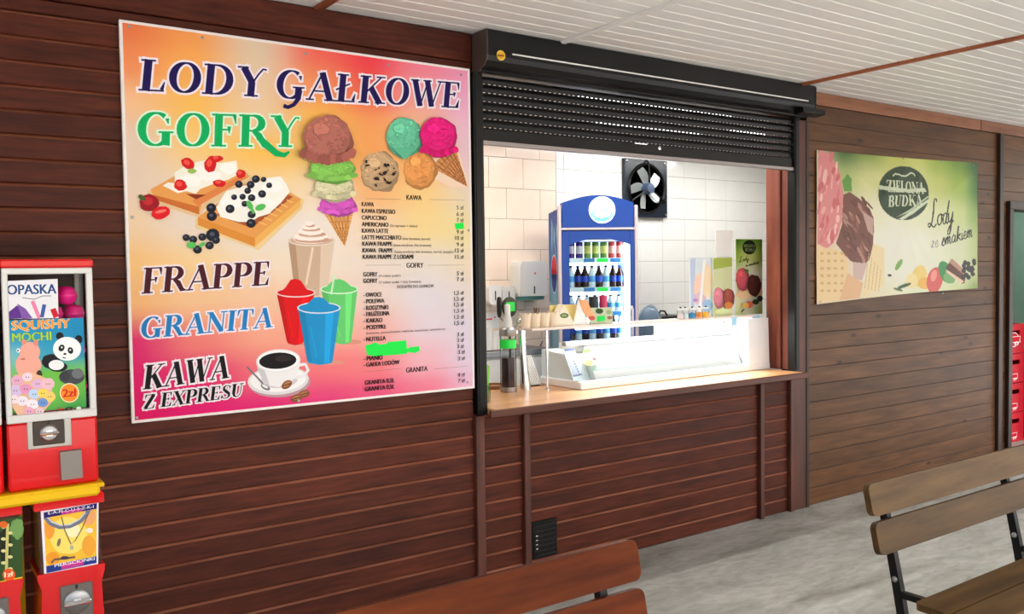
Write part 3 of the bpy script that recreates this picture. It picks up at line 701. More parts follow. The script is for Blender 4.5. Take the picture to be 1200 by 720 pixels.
row('GOFRY',425.5,321.6,442,'5 z\u0142',320.3,'(+ cukier puder)',444,469); row('GOFRY',425.5,329.2,442,'7 z\u0142',327.2,'(+ cukier puder + bita \u015bmietana)',444,493)
P.text('DODATKI DO GOFR\u00d3W', (465,338), 3.6, c8(70,50,40), end=508, bold=.025)
for t, y, e, pr, py in (('OWOCE',345.6,447,'1,5 z\u0142',343),('POLEWA',353.2,450,'1,5 z\u0142',350),('RODZYNKI',361,454.5,'1,5 z\u0142',356.7),('FRU\u017bELINA',368.3,456,'1,5 z\u0142',363.8),('KAKAO',376,447.5,'1,5 z\u0142',371),('POSYPKI:',384,452,'1,5 z\u0142',378.2),('NUTELLA',397.8,451.5,'3 z\u0142',391.4),('PIANKI',420.4,447.5,'3 z\u0142',398.2),('GA\u0141KA LOD\u00d3W',427.6,467.5,'3 z\u0142',405.4)):
    row('- '+t,425.5,y,e,pr,py)
for pr, y in (('3 z\u0142',412),('3 z\u0142',419.6),('4 z\u0142',438.6),('7 z\u0142',445.6)): P.text(pr, (544, y+2.4), 4.8, BK, align='r', bold=.025)
P.text('(kolorowa, pomara\u0144czowa, malinowa, orzechowa, czekoladowa)', (428.5,392), 2.8, c8(70,50,50), end=521, bold=0)
row('GRANITA 0,2\u0141',427,448.5,461.5); row('GRANITA 0,5\u0141',427,456,461.5)
P.build('price_list_lettering', mbd, ART)
P = Print(lambda a, b: W(a, b, ART-.0006))
NEON = c8(30,236,80)
P.poly([(428,405),(436,403),(440,401),(444,404),(453,403),(455,401),(476,399),(477,409),(481,407),(491,406),(492,411),(487,414),(478,413),(476,415),(440,418),(430,416)], NEON); P.build('green_sticker', mbd, ART-.0006)
P = Print(lambda a, b: W(a, b, ART-.0006)); P.poly([(533,262),(543,261),(544,268),(534,269)], NEON); P.build('green_sticker', mbd, ART-.0006)
scm = mesh(MB().lathe([(.007,0),(.007,.0015),(.004,.003),(0,.003)], seg=8).xf(Matrix.Rotation(PI/2, 4, 'X')), M_STEEL, name='screw')
for px_, py_ in ((151,31),(237,44),(358,63),(455,76),(540,88),(155,255),(548,448),(160,490),(549,270),(350,470)):
    a, b = W(px_, py_, PO); inst('screw', scm, mbd, (a-mbd.location.x, -.0003, b-mbd.location.z))

# ------------------------------------------------------------------ roller shutter
sh = thing('roller_shutter', 'black roller shutter rolled up above the serving window', 'roller shutter', (2.486, 0, .98))
bx0, bx1 = 2.502, 5.18
prof = [(.0, CEIL-.004), (-.135, CEIL-.004), (-.14, CEIL-.012), (-.14, 2.80), (-.132, 2.775), (-.11, 2.752), (-.075, 2.738), (-.07, 2.73), (0, 2.73)]
obj('casing', MB().prism(prof, 'x', bx0+.004, bx1), M_BLACK, sh)
obj('end_cap', MB().prism([(a*1.02, b) for a, b in prof], 'x', bx0, bx0+.006), mat('brown_grey_plastic', c8(74,60,54), .45), sh)
obj('end_cap', MB().prism([(a*1.02, b-.004) for a, b in prof], 'x', bx1, bx1+.006), M_BLACKM, sh)
obj('drip_edge', MB().prism([(-.1,2.775),(-.175,2.768),(-.178,2.735),(-.1,2.725)], 'x', 5.0, 5.235), M_BLACK, sh)
obj('casing_reflection', MB().box(2.66, 5.1, -.1435, -.139, 2.817, 2.825, .001), mat('reflection_strip', c8(236,234,230), .3, metal=.2), sh)  # bright strip shaped for the reflection along the casing front
a, b = W(587, 65, -.141)
bd = obj('badge', MB().lathe([(.026,0),(.026,.003),(.022,.004),(0,.004)], seg=24).xf(Matrix.Translation((a, -.1395, b)) @ Matrix.Rotation(PI/2, 4, 'X')), mat('badge_yellow', c8(238,196,70), .35), sh, smooth=True)
P = Print(lambda u_, v_: W(u_, v_, -.144)); P.ell(586.8,65,4.2,4.4,c8(226,170,50)); P.line([(583,65),(590.5,65.4)],2,c8(130,84,20)); P.build('badge_mark', bd, -.1437)
for xa, xb in ((2.486, 2.547), (5.098, 5.152)):
    obj('guide_rail', MB().box(xa, xb, -.032, .03, .982 if xa > 3 else .95, 2.735, .003).box(xa+.01, xb-.01, -.036, -.03, .99, 2.73, .002), M_BLACK, sh)
# perforated slats: rows of small slots pierced through
ms = bpy.data.materials.new('perforated_slat'); ms.use_nodes = True; t = ms.node_tree; L = t.links; b = t.nodes['Principled BSDF']
b.inputs['Base Color'].default_value = c8(13,13,13); b.inputs['Roughness'].default_value = .42; b.inputs['Specular IOR Level'].default_value = .25
tc = N(t, 'ShaderNodeTexCoord'); sx = N(t, 'ShaderNodeSeparateXYZ'); L.new(tc.outputs['Object'], sx.inputs[0])
def mth(op, a_, v): n = N(t, 'ShaderNodeMath', operation=op); L.new(a_, n.inputs[0]); n.inputs[1].default_value = v; return n.outputs[0]
fx = mth('LESS_THAN', mth('FRACT', mth('DIVIDE', mth('ADD', sx.outputs[0], 10), .0335), 0), .42)
fz = mth('LESS_THAN', mth('ABSOLUTE', mth('ADD', sx.outputs[2], -.006), 0), .002)
al = N(t, 'ShaderNodeMath', operation='MULTIPLY'); L.new(fx, al.inputs[0]); L.new(fz, al.inputs[1])
L.new(mth('SUBTRACT', al.outputs[0], 1.0), (ng := N(t, 'ShaderNodeMath', operation='MULTIPLY')).inputs[0]); ng.inputs[1].default_value = -1
L.new(ng.outputs[0], b.inputs['Alpha'])
SP = .0452
mb = MB()
pr = [(.004, .0), (-.002, .004), (-.003, .007), (-.003, .008), (-.009, .016), (-.011, .026), (-.009, .036), (-.002, .0445)]
hw = (5.1-2.545)/2
mb.add([(-hw, y, z) for y, z in pr]+[(hw, y, z) for y, z in pr], [(i, i+len(pr), i+1+len(pr), i+1) for i in range(len(pr)-1)])
slat = mesh(mb, ms, True, 'slat')
for i in range(6): inst('slat', slat, sh, ((5.1+2.545)/2-2.486, 0, 2.452+.0005+i*SP-.98))
obj('bottom_bar', MB().box(2.546, 5.099, -.016, .012, 2.388, 2.452, .003), M_BLACK, sh)
obj('bottom_lip', MB().box(2.546, 5.099, -.024, .012, 2.366, 2.388, .002), mat('lip_alu', c8(150,142,142), .4, metal=.6), sh)
a, b = W(742,169,-.02); c, d = W(756,171,-.02)
obj('pull_handle', MB().tube([(a,-.016,b),(a,-.034,b+.004),(c,-.034,b+.004),(c,-.016,b)], .005, 8), M_CHROME, sh, True)
a, b = W(773,176,-.02)
obj('lock', MB().lathe([(.012,0),(.012,.006),(.008,.008),(0,.008)], seg=16).xf(Matrix.Translation((a,-.015,b+.012)) @ Matrix.Rotation(PI/2,4,'X')), M_CHROME, sh, True)

# ------------------------------------------------------------------ worktop and what stands on it
WT = .98
ct_ = tag(thing('worktop', 'x', 'counter', (2.5, 0, .945)),
    'long varnished wooden serving counter under the shutter', 'counter')
obj('counter_top', MB().box(2.55, 5.097, -.105, .62, .947, WT, .004), M_WORK, ct_)
obj('front_edge', MB().box(2.505, 5.128, -.125, -.1055, .94, WT+.0005, .005), M_EDGEC, ct_)
# vent grille in the planks below
gx, gz = W(623,613,-.01); gX, gZ = W(653,650,-.01)
vg = thing('vent_grille', 'small black square vent grille low on the plank wall', 'vent', (gx, -.004, gZ))
obj('frame', MB().box(gx, gX, -.012, .0, gZ, gz, .002).box(gx+.01, gX-.01, -.014, -.01, gZ+.01, gz-.01, 0), M_BLACK, vg)
lm = mesh(MB().prism([(0,0),(-.008,-.002),(-.008,.003),(0,.006)], 'x', .014, gX-gx-.014), M_BLACKM, name='louvre')
for i in range(7): inst('louvre', lm, vg, (0, -.009, .02+i*(gz-gZ-.045)/6))
lw = mesh(MB().box(0,.012,-.001,0,0,.005,0), M_WHITE, name='slot')
for i in range(4): inst('slot', lw, vg, (.02, -.0185, .06+i*.024))

# glass-fronted display freezer
DF = thing('display_freezer', 'white counter-top ice cream display cabinet behind the wooden counter', 'display freezer', (3.2, .24, WT))
M_ENAM = mat('white_enamel', c8(244,246,248), .22, coat=.3)
dx0, dx1 = 3.36, 5.1
obj('base', MB().box(dx0, dx1, .18, .6, WT, 1.03, .006), M_ENAM, DF)
obj('front_panel', MB().prism([(.235,1.03),(.345,1.235),(.6,1.235),(.6,1.03)], 'x', dx0+.16, dx1-.24), M_ENAM, DF)
obj('tub', MB().prism([(.28,1.03),(.36,1.18),(.6,1.2),(.6,1.03)], 'x', dx0+.02, dx0+.155), mat('ice_tub', c8(214,228,232), .3), DF)
obj('front_glass', MB().prism([(.212,1.03),(.218,1.03),(.338,1.24),(.332,1.24)], 'x', dx0, dx1-.24), M_GLASS, DF)
obj('top_rail', MB().box(dx0, 4.86, .325, .37, 1.236, 1.262, .004), mat('grey_rail', c8(168,170,170), .35), DF)
obj('end_panel', MB().prism([(.18,1.03),(.189,1.345),(.6,1.345),(.6,1.03)], 'x', 4.87, 5.09), M_ENAM, DF)
obj('rear_panel', MB().box(4.36, 4.868, .4, .6, 1.236, 1.335, .006), M_ENAM, DF)
hd = obj('glass_reflection', MB().box(3.5, 4.35, -.004, .0, 0, .035, .003).xf(Matrix.Translation((0, .262, 1.075)) @ Matrix.Rotation(-math.atan2(.11,.205), 4, 'X')), mat('aqua_reflection', c8(196,224,216), .2), DF)  # pale aqua bar drawn for the reflection in the slanted front glass
tilt = -math.atan2(.12, .21)
def onglass(px_, py_):
    """pixel -> (x, s) on the slanted front glass, s measured up the slope"""
    d = RT*((px_-600)/F) - UP*((py_-360)/F) + fw; o = Vector((0, CY, CZ)); n = Vector((0, -.21, .12)).normalized(); q = Vector((0, .211, 1.03))
    t_ = (q-o).dot(n)/d.dot(n); p = o+d*t_; return (p.x, (p-q).dot(Vector((0,.12,.21)).normalized()))
MG = Matrix.Translation((0, .211, 1.03)) @ Matrix.Rotation(tilt, 4, 'X')
P = Print(onglass)
P.poly([(661,409.5),(673,408.5),(682.5,440),(672,442)], c8(150,162,178)); P.poly([(661,409.5),(673,408.5),(673.6,411),(661.8,412)], c8(40,56,96)); P.poly([(671,440),(681.8,438),(682.5,440),(672,442)], c8(90,104,136))
for i in range(6): P.ell(672.5+i*1.3, 424+i*2.9, 1.1, .9, c8(60,70,96), 6)
P.build('price_sheet', DF, 0, M=MG, mt=PRINT)
P = Print(onglass)
P.ell(691.5,419,10,10.5,c8(170,150,110),rot=60); P.ell(691.5,419,9,9.5,c8(206,190,160),rot=60); P.ell(688,411.5,4.5,2.6,c8(70,104,40),rot=-10); P.ell(690,425,5,3.4,c8(190,130,90)); P.ell(696.5,421,2.2,1.8,c8(130,60,60)); P.ell(697.5,418,3,2,c8(200,110,110)); P.ell(687,418,4,3,c8(214,170,140))
P.build('round_sticker', DF, 0, M=MG, mt=PRINT)

# glass shelf on chrome posts over the cabinet
SZ = 1.362
gs = thing('glass_shelf', 'glass shelf on chrome posts above the display cabinet', 'shelf', (2.95, .2, WT))
obj('shelf_plate', MB().box(3.05, 5.06, .25, .432, SZ-.013, SZ, .002), mat('frosted_shelf', c8(240,222,214), .18, alpha=.93), gs)
pm = mesh(MB().lathe([(.02,0),(.02,.006),(.0085,.01),(.0085,SZ-WT-.014)], seg=14), M_CHROME, True, 'post')
inst('post', pm, gs, (W(641,420,.36)[0]-2.95, .36-.2, 0))
ls_ = obj('light_strip', MB().box(3.4, 5.0, .26, .285, SZ-.024, SZ-.013, .002), mat('shelf_led', (1,1,1,1), .5, emit=(1,1,1,1), es=3), gs)
ld = bpy.data.lights.new('shelf_light', 'AREA'); ld.shape = 'RECTANGLE'; ld.size = 1.58; ld.size_y = .02; ld.energy = 17
lo_ = bpy.data.objects.new('shelf_light', ld); COL.objects.link(lo_); lo_.parent = gs; lo_.location = (4.2-2.95, .2725-.2, SZ-.026-WT); lo_.rotation_euler = (math.radians(-14), 0, 0)

# ---- left end of the counter
bpos = FL(596,459,WT)
bt = thing('syrup_dispenser', 'tall clear dispenser of dark syrup with a steel collar on the counter', 'dispenser', (bpos[0], bpos[1], WT))
obj('jar', MB().lathe([(.046,0),(.049,.004),(.049,.35),(.046,.353),(.044,.35),(.044,.012),(0,.01)], seg=24), M_GLASS, bt, True, world=False)
obj('syrup', MB().lathe([(0,.012),(.0435,.012),(.0435,.205),(0,.205)], seg=24), mat('dark_syrup', c8(40,10,16), .15), bt, True, world=False)
obj('base_ring', MB().lathe([(.051,0),(.052,.004),(.052,.028),(.05,.03),(.0495,.03),(.0495,0)], seg=24), M_STEEL, bt, True, world=False)
obj('collar', MB().lathe([(.05,.335),(.052,.338),(.052,.375),(.04,.385),(0,.385)], seg=24), M_STEEL, bt, True, world=False)
obj('green_label', MB().lathe([(.0496,.262),(.0502,.262),(.0502,.312),(.0496,.312)], seg=24), mat('neon_green', c8(30,230,80), .4), bt, True, world=False)
obj('pump_head', MB().lathe([(.03,.385),(.026,.43),(.018,.46),(.016,.52),(0,.525)], seg=16), M_WHITE, bt, True, world=False)
tp = FL(613,457,WT)
tt = thing('drinks_tap', 'slim chrome drinks tap column beside the dark syrup dispenser', 'tap', (tp[0], tp[1], WT))
obj('column', MB().tube([(.02,.0,0),(.012,0,.1),(0,0,.25),(-.006,0,.4)], [.034,.026,.022,.021], 16), M_CHROME, tt, True, world=False)
obj('spout', MB().tube([(-.006,0,.385),(-.03,-.01,.4),(-.05,-.012,.385),(-.054,-.012,.345)], [.016,.015,.012,.01], 12), M_CHROME, tt, True, world=False)
obj('cap', MB().lathe([(.026,.4),(.03,.405),(.028,.43),(.012,.442),(0,.443)], cx=-.006, seg=16), M_CHROME, tt, True, world=False)
# round sign above the tap handle
a, b = W(597,360,bpos[1]+.06); 
rs = thing('round_sign', 'round dark sign with a green sticker above the syrup dispenser', 'sign', (a, bpos[1]+.06, WT))
obj('stem', MB().box(-.006,.006,-.004,.004,0,b-WT-.05,.002), M_BLACKM, rs, world=False)
obj('disc', MB().lathe([(.05,0),(.054,.004),(.054,.012),(.05,.016),(0,.016)], seg=28).xf(Matrix.Translation((0,.008,b-WT)) @ Matrix.Rotation(PI/2,4,'X') @ Matrix.Scale(1.15,4,(0,1,0))), mat('dark_disc', c8(58,66,50), .5), rs, True, world=False)
obj('sticker', MB().box(-.03,.034,-.0095,-.008,b-WT-.026,b-WT+.03,0), MATS['neon_green'], rs, world=False)
hn = obj('lever', MB().lathe([(.008,0),(.014,.02),(.016,.09),(.012,.12),(0,.125)], seg=12).xf(Matrix.Translation((-.075,0,b-WT-.06))), M_BLACKM, rs, True, world=False)
obj('lever_rod', MB().tube([(-.075,0,b-WT-.055),(-.02,0,b-WT-.11),(0,0,b-WT-.12)], .005, 8), M_STEEL, rs, True, world=False)
# straws in a glass by the rail
sp = FL(570,472,WT)
sg = thing('straw_holder', 'small clear tumbler of straws beside the shutter rail', 'tumbler', (sp[0], sp[1]+.01, WT))
obj('tumbler', MB().lathe([(.026,0),(.032,.1),(.031,.1),(.025,.004),(0,.004)], seg=20), M_DGLASS, sg, True, world=False)
for i, (cn, cc) in enumerate((('green',(70,190,60)),('yellow',(240,214,50)),('orange',(240,140,50)),('white',(240,240,236)),('lime',(160,220,60)))):
    a = i*1.26; mb = MB().tube([(.012*math.cos(a),.012*math.sin(a),.006),(.027*math.cos(a),.02*math.sin(a),.2+.008*(i%3))], .0042, 8)
    tag(obj('straw', mb.xf(Matrix.Translation((sp[0], sp[1]+.01, WT))), mat('straw_'+cn, c8(*cc), .4), loc=(sp[0], sp[1]+.01, WT), smooth=True), '%s plastic straw in the tumbler beside the shutter rail' % cn, 'straw', 'straws in the tumbler')
# wooden tray with a napkin wedge
ty = FL(581,456,WT)
tag(obj('round_tray', MB().lathe([(0,.0),(.085,0),(.09,.004),(.09,.02),(.084,.02),(.082,.008),(0,.008)], ty[0]+.02, ty[1]+.05, WT, 28), mottled('tray_wood', c8(130,84,50), c8(170,118,74), 6, rough=.45, rnd=False), loc=(ty[0], ty[1], WT), smooth=True), 'low round brown tray behind the syrup dispenser', 'tray')
wx, wy = FL(630,452,WT); wx = 3.285
wt = thing('napkin_wedge', 'clear wedge holder of white paper napkins left of the chrome post', 'napkin holder', (wx, wy+.05, WT))
obj('holder', MB().prism([(-.075,0),(.05,0),(.05,.006),(-.068,.006)], 'x', -.05, .05).prism([(.05,0),(.056,0),(.056,.2),(.05,.2)], 'x', -.05, .05).prism([(-.08,0),(-.074,0),(.05,.2),(.044,.2)], 'x', -.05, -.044), M_GLASS, wt, world=False)
nk = mesh(MB().prism([(-.06,.008),(.046,.008),(.046,.185)], 'x', -.004, .004), M_WHITE, name='napkin')
for i in range(6): inst('napkin', nk, wt, (-.032+i*.013, 0, .0))

# ---- on the shelf
def on_shelf(px_, yy): return W(px_, 380, yy)[0]
M_WAFER = mat('wafer_cup', c8(240,222,196), .6)
mb = MB(); sgN = 32
pr = [(.026,0),(.036,.085)]
vs = []
for r_, z_ in ((.026,0),(.036,.085),(.0345,.085),(.0245,.004)):
    for q in range(sgN):
        t_ = 2*PI*q/sgN; k_ = .005*math.sin(t_*8) if z_ > .05 else 0
        vs.append((r_*math.cos(t_), r_*math.sin(t_), z_+k_))
mb.add(vs, [(i*sgN+q, i*sgN+(q+1)%sgN, (i+1)*sgN+(q+1)%sgN, (i+1)*sgN+q) for i in range(3) for q in range(sgN)]+[tuple(range(3*sgN,4*sgN))])
cupm = mesh(mb, M_WAFER, True, 'paper_cup')
CW = ['leftmost scalloped cream cup on the glass shelf', 'second scalloped cream cup from the left on the shelf, holding brown spoons', 'third scalloped cream cup from the left on the glass shelf', 'scalloped cream cup on the shelf next to the tent card']
CX = []
for i, px_ in enumerate((616, 627, 638, 648)):
    x = on_shelf(px_, .35); CX.append(x); tag(inst('paper_cup', cupm, None, (x, .35, SZ)), CW[i], 'cup', 'scalloped cups on the shelf')
sm = mesh(MB().tube([(0,0,.006),(0,0,.07),(0,-.004,.098)], [.003,.0035,.004], 8).lathe([(0,.09),(.008,.096),(.01,.108),(.006,.12),(0,.122)], cy=-.004, seg=10, sy=.4), mat('brown_spoon', c8(96,66,46), .4), True, 'spoon')
for i, (dx, tl) in enumerate(((-.014,.18),(-.002,-.1),(.012,.22))):
    tag(inst('spoon', sm, None, (CX[1]+dx, .345, SZ+.001), (0, tl, .3*i)), ('leftmost','middle','rightmost')[i]+' brown plastic spoon standing in the scalloped cup', 'spoon', 'spoons in the scalloped cup')
# tent card with the oval logo
def shelf_print(off): return Print(lambda a, b: W(a, b, off))
ya = .33
P = shelf_print(ya); pts = [W(*q, ya) for q in ((646,379.5),(661,357),(674,379))]
tc_ = thing('tent_card', 'white triangular tent card with a green oval logo on the shelf', 'tent card', (pts[1][0], ya, SZ))
obj('card', MB().prism([(pts[0][0],SZ+.0005),(pts[1][0],pts[1][1]),(pts[2][0],SZ+.0005)], 'y', ya, ya+.06), mat('card_cream', c8(240,230,208), .6), tc_)
P.ell(661.3,370,5,3,c8(74,104,54)); P.ell(661.3,370,3.6,1.6,c8(150,170,120)); P.build('logo_mark', tc_, ya)
yb = .40
yl = thing('yellow_leaflet', 'pale yellow leaflet standing behind the tent card', 'leaflet', (W(655,380,yb)[0], yb, SZ))
a0 = W(644,358,yb); a1 = W(676,376,yb)
obj('sheet', MB().box(a0[0], a1[0], yb, yb+.004, SZ, a0[1], 0), mat('leaflet_yellow', c8(236,214,140), .6), yl)
obj('back_strut', MB().prism([(yb+.004,SZ),(yb+.004,SZ+.05),(yb+.025,SZ)], 'x', a0[0]+.05, a0[0]+.055), M_WHITE, yl)
# cone leaflet (ice cream cone picture)
ym = .34
cl = thing('price_card', 'small standing card with a cone and two drinks above a green logo strip', 'card', (W(700,380,ym)[0], ym, SZ))
L0, L1 = W(674,379,ym)[0], W(718,379,ym)[0]
obj('card', MB().prism([(W(692,362,ym)[0],SZ+.0005),(W(692,362,ym)[0],W(692,361,ym)[1]),(L1,W(716,360.5,ym)[1]),(L1,SZ+.0005)], 'y', ym, ym+.01), mat('card_green', c8(196,206,176), .6), cl)
obj('cone_cutout', MB().prism([W(*q, ym-.004) for q in ((678,351),(688,351.5),(691.5,360),(697,370),(697,375),(691,375.5),(684,366))], 'y', ym-.004, ym-.001), mat('card_orange', c8(238,172,122), .6), cl)
obj('cone_back', MB().prism([(W(672,376,ym)[0],SZ+.0005),(W(678,352,ym)[0],W(678,351,ym)[1]),(W(690,376,ym)[0],SZ+.0005)], 'y', ym, ym+.006), M_WHITE, cl)
P = shelf_print(ym); P.ell(702,364.8,4.4,3,c8(60,84,46)); P.poly([(699,371),(708.5,370),(708.5,376),(699.5,377)], c8(40,220,90)); P.ell(714,372.5,3,2,c8(150,110,90)); P.ell(713,366,3,2.4,c8(150,176,120)); P.ell(693,373,4,2.6,c8(200,96,80)); P.build('printed_marks', cl, ym-.0042)
for cn, q, cc in (('black', ((690,348),(701,347),(702.5,360.5),(693.5,361)), (30,40,44)), ('pink', ((702,346.5),(711.5,345.5),(709,360.5),(702.8,361)), (214,54,104))):
    xa, xb = W(*q[0], .4)[0], W(*q[1], .4)[0]; zt_ = W(*q[0], .4)[1]; xc = (xa+xb)/2; rt = (xb-xa)*.5*.8
    tag(obj('drink_cup', MB().lathe([(0,0),(rt*.74,0),(rt,zt_-SZ),(rt*.93,zt_-SZ),(rt*.9,zt_-SZ-.012),(0,zt_-SZ-.014)], xc, .4, SZ, 20), mat('cup_'+cn, c8(*cc), .35), loc=(xc,.4,SZ), smooth=True), '%s drink cup on the shelf behind the green logo card' % cn, 'cup')
# sweets jars
JC = ((226,214,214),(216,226,232),(40,130,180),(236,150,70),(244,190,60))
JN = ('white','pale','blue','orange','yellow')
for i, px_ in enumerate((797.5, 803, 811, 819.5, 827)):
    x = on_shelf(px_, .31); h_ = .05
    jt = thing('sweets_jar', '%s sweets jar, %s of the row on the shelf before the leaflets' % (JN[i], ('first','second','third','fourth','last')[i]), 'jar', (x, .31, SZ), group='sweets jars on the shelf')
    obj('jar', MB().lathe([(.02,0),(.024,.004),(.024,h_),(.018,h_+.008),(.018,h_+.014)], seg=18), M_GLASS, jt, True, world=False)
    obj('sweets', MB().lathe([(0,.003),(.021,.004),(.021,.036),(.012,.042),(0,.043)], seg=14), mat('sweets_'+JN[i], c8(*JC[i]), .4), jt, True, world=False)
    obj('lid', MB().lathe([(.02,h_+.012),(.02,h_+.022),(0,h_+.024)], seg=18), M_WHITE, jt, True, world=False)
    obj('lid_knob', MB().lathe([(.006,h_+.023),(.008,h_+.03),(0,h_+.034)], seg=10), M_BLACKM, jt, True, world=False)
# leaflets and mini banners
yk = .34
def stand_card(name, label, q, yy, colr, th=.004, cat='leaflet'):
    (xa, zt_), (xb, _) = W(q[0], q[1], yy), W(q[2], q[3], yy)
    o = thing(name, label, cat, ((xa+xb)/2, yy, SZ))
    obj('sheet', MB().box(xa, xb, yy, yy+th, SZ, zt_, 0), mat(name+'_paper', c8(*colr), .5), o)
    obj('foot', MB().box(xa+.01, xb-.01, yy+th, yy+.016, SZ, SZ+.008, 0), M_GLASS, o)
    return o
lf = stand_card('blue_leaflet', 'pale blue and peach leaflet standing behind the sweets jars', (808,302,835,375), .40, (222,232,242))
P = shelf_print(.40)
P.poly([(809,304),(815,303),(813,372),(810,373)], c8(190,206,236)); P.ell(818,334,5,14,c8(246,214,196),rot=8); P.ell(829,330,6,20,c8(246,224,190)); P.ell(820,350,7,7,c8(226,196,214),jit=.1); P.ell(829,359,6,8,c8(160,196,232),jit=.1); P.ell(821,312,5,6,c8(214,232,240)); P.ell(815,352,3,2,c8(190,150,200)); P.poly([(824,304),(827,304),(821,370),(818,371)], c8(250,250,252)); P.build('printed_picture', lf, .40)
nb = stand_card('green_leaflet', 'small pale green ice cream leaflet left of the tall green banner', (836,302,858.5,370), .38, (214,222,176))
P = shelf_print(.38); P.poly([(836,303),(858,302),(858,369),(836,371)], c8(214,222,176)); P.poly([(836,303),(858,302),(858,312),(836,316)], c8(170,190,90)); scoop(P, 841.5,348,5.5,11,c8(236,150,168),n=14); scoop(P, 852,348,5,10,c8(176,96,84),n=14); P.ell(852,358,5,4,c8(210,130,70)); P.ell(845,365,9,3.5,c8(214,230,170)); P.build('printed_picture', nb, .38)
wc = stand_card('white_card', 'blank white card standing above the green leaflet', (839,270,859,306), .402, (250,250,250))
tb = stand_card('banner_stand', 'tall narrow green banner with pink and brown scoops at the right of the shelf', (862,280,893.5,372), .38, (222,228,186), cat='banner')
P = shelf_print(.38)
f_ = grid_color([[(60,110,30),(110,160,50),(90,140,40)],[(150,190,70),(206,220,130),(140,186,70)],[(232,236,206),(240,240,222),(232,238,200)],[(232,230,196),(240,234,214),(226,232,190)],[(206,222,150),(226,228,190),(170,200,90)]], W(862,280,.38)[0], W(893,280,.38)[0], SZ, W(862,280,.38)[1])
field_sheet(P, f_, W(862.3,280,.38)[0], W(893.2,280,.38)[0], SZ+.001, W(862,280.4,.38)[1], 8, 14)
P.ell(878,290,8,8.5,c8(30,44,26)); P.dtext('ZIELONA', (871.5,290), (885,290), 3.4, c8(150,170,110), 0); P.dtext('BUDKA', (873,294.6), (884,294.6), 3.4, c8(150,170,110), 0)
P.script('Lody', (866,307.5), (877,305), 2.6, c8(30,30,30), .7); P.script('ze smakiem', (873,313), (889,309), 1.9, c8(30,30,30), .6)
P.ell(871,345,9,6,c8(244,206,160)); P.ell(888,342,5,8,c8(244,214,160)); scoop(P, 868.5,326,6.5,12,c8(226,104,116),n=16); scoop(P, 881,333,6.5,11,c8(96,50,42),n=16); P.ell(873,318,2,2.4,c8(90,150,60))
P.ell(876,357,4,4,c8(226,110,90),rot=30); P.ell(871,358,4,3,c8(240,190,90)); P.ell(883,354,4,3,c8(60,70,40)); P.ell(888,350,3.4,3.4,c8(44,56,44)); P.line([(866,366),(870,362)],1.4,c8(30,40,26)); P.build('printed_picture', tb, .38)
for i, px_ in enumerate((860, 886)):   # two blue tags under the shelf
    a0 = W(px_-3.5,374,.252); a1 = W(px_+3.5,382,.252)
    tag(obj('price_tag', MB().box(a0[0],a1[0],.2465,.249,a1[1],SZ-.001,0), mat('tag_blue', c8(150,200,226), .4), loc=(a0[0],.247,a1[1])), ('left','right')[i]+' of two small blue tags clipped under the shelf edge', 'tag', 'blue shelf tags')

# ------------------------------------------------------------------ drinks fridge
FY = 1.05; FX = W(701,300,FY)[0]; FR = math.radians(-29)
fr = thing('drinks_fridge', 'tall blue glass-door drinks fridge with a lit round header sign', 'fridge', (FX, FY, KF), FR)
def fz(py_): return W(701, py_, FY)[1]-KF
M_BLUE = mat('fridge_blue', c8(2,60,146), .35, coat=.1); M_GREYP = mat('fridge_grey', c8(196,184,188), .4)
hw_, dp = .285, .54
zt_ = fz(236)
body = MB().box(-hw_, -hw_+.03, .03, dp, 0, zt_-.05, .004).box(hw_-.03, hw_, .03, dp, 0, zt_-.05, .004).box(-hw_, hw_, dp-.04, dp, 0, zt_-.05, .004).box(-hw_, hw_, .03, dp, zt_-.28, zt_-.05, .004).box(-hw_, hw_, .03, dp, 0, .28, .004)
obj('body', body, M_BLUE, fr, world=False)
arch = [(-hw_+.02, fz(268)), (-hw_+.02, zt_-.01)]+[(-hw_+.02+(2*hw_-.04)*i/12, zt_-.01+math.sin(PI*i/12)*.055) for i in range(1, 12)]+[(hw_-.02, zt_-.01), (hw_-.02, fz(268))]
hdr = obj('header', MB().prism(arch, 'y', -.005, .09), M_BLUE, fr, world=False)
obj('header_cover', MB().prism([(a*1.0, b-.03) for a, b in arch], 'y', .09, dp-.1), M_BLUE, fr, world=False)
cz_ = fz(246.3)
obj('header_sign', MB().lathe([(.098,0),(.098,.008),(.09,.011),(0,.011)], seg=36).xf(Matrix.Translation((.03,-.005,cz_)) @ Matrix.Rotation(PI/2,4,'X')), mat('lit_sign', c8(240,250,255), .3, emit=c8(226,246,255), es=1.2), fr, True, world=False)
P = Print(lambda a, b: (a, b))
P.ell(.03, cz_-.05, .07, .035, c8(120,206,232), 24, jit=.12); P.ell(-.03, cz_-.03, .028, .03, c8(150,220,240), 14, jit=.2); P.ell(.09, cz_-.035, .026, .028, c8(160,224,240), 14, jit=.2); P.ell(.03, cz_-.02, .06, .04, c8(235,250,255), 20, jit=.1); P.ell(.05, cz_+.0, .03, .008, c8(170,220,240), 12, rot=15)
P.build('sign_print', fr, -.0165, world=False)
obj('trim_band', MB().box(-hw_, hw_, -.012, .03, fz(269.5), fz(267), .002), M_GREYP, fr, world=False)
for s_ in (-1, 1): obj('side_profile', MB().box(s_*hw_-.012, s_*hw_+.012, -.014, .03, .1, zt_-.03, .004), M_GREYP, fr, world=False)
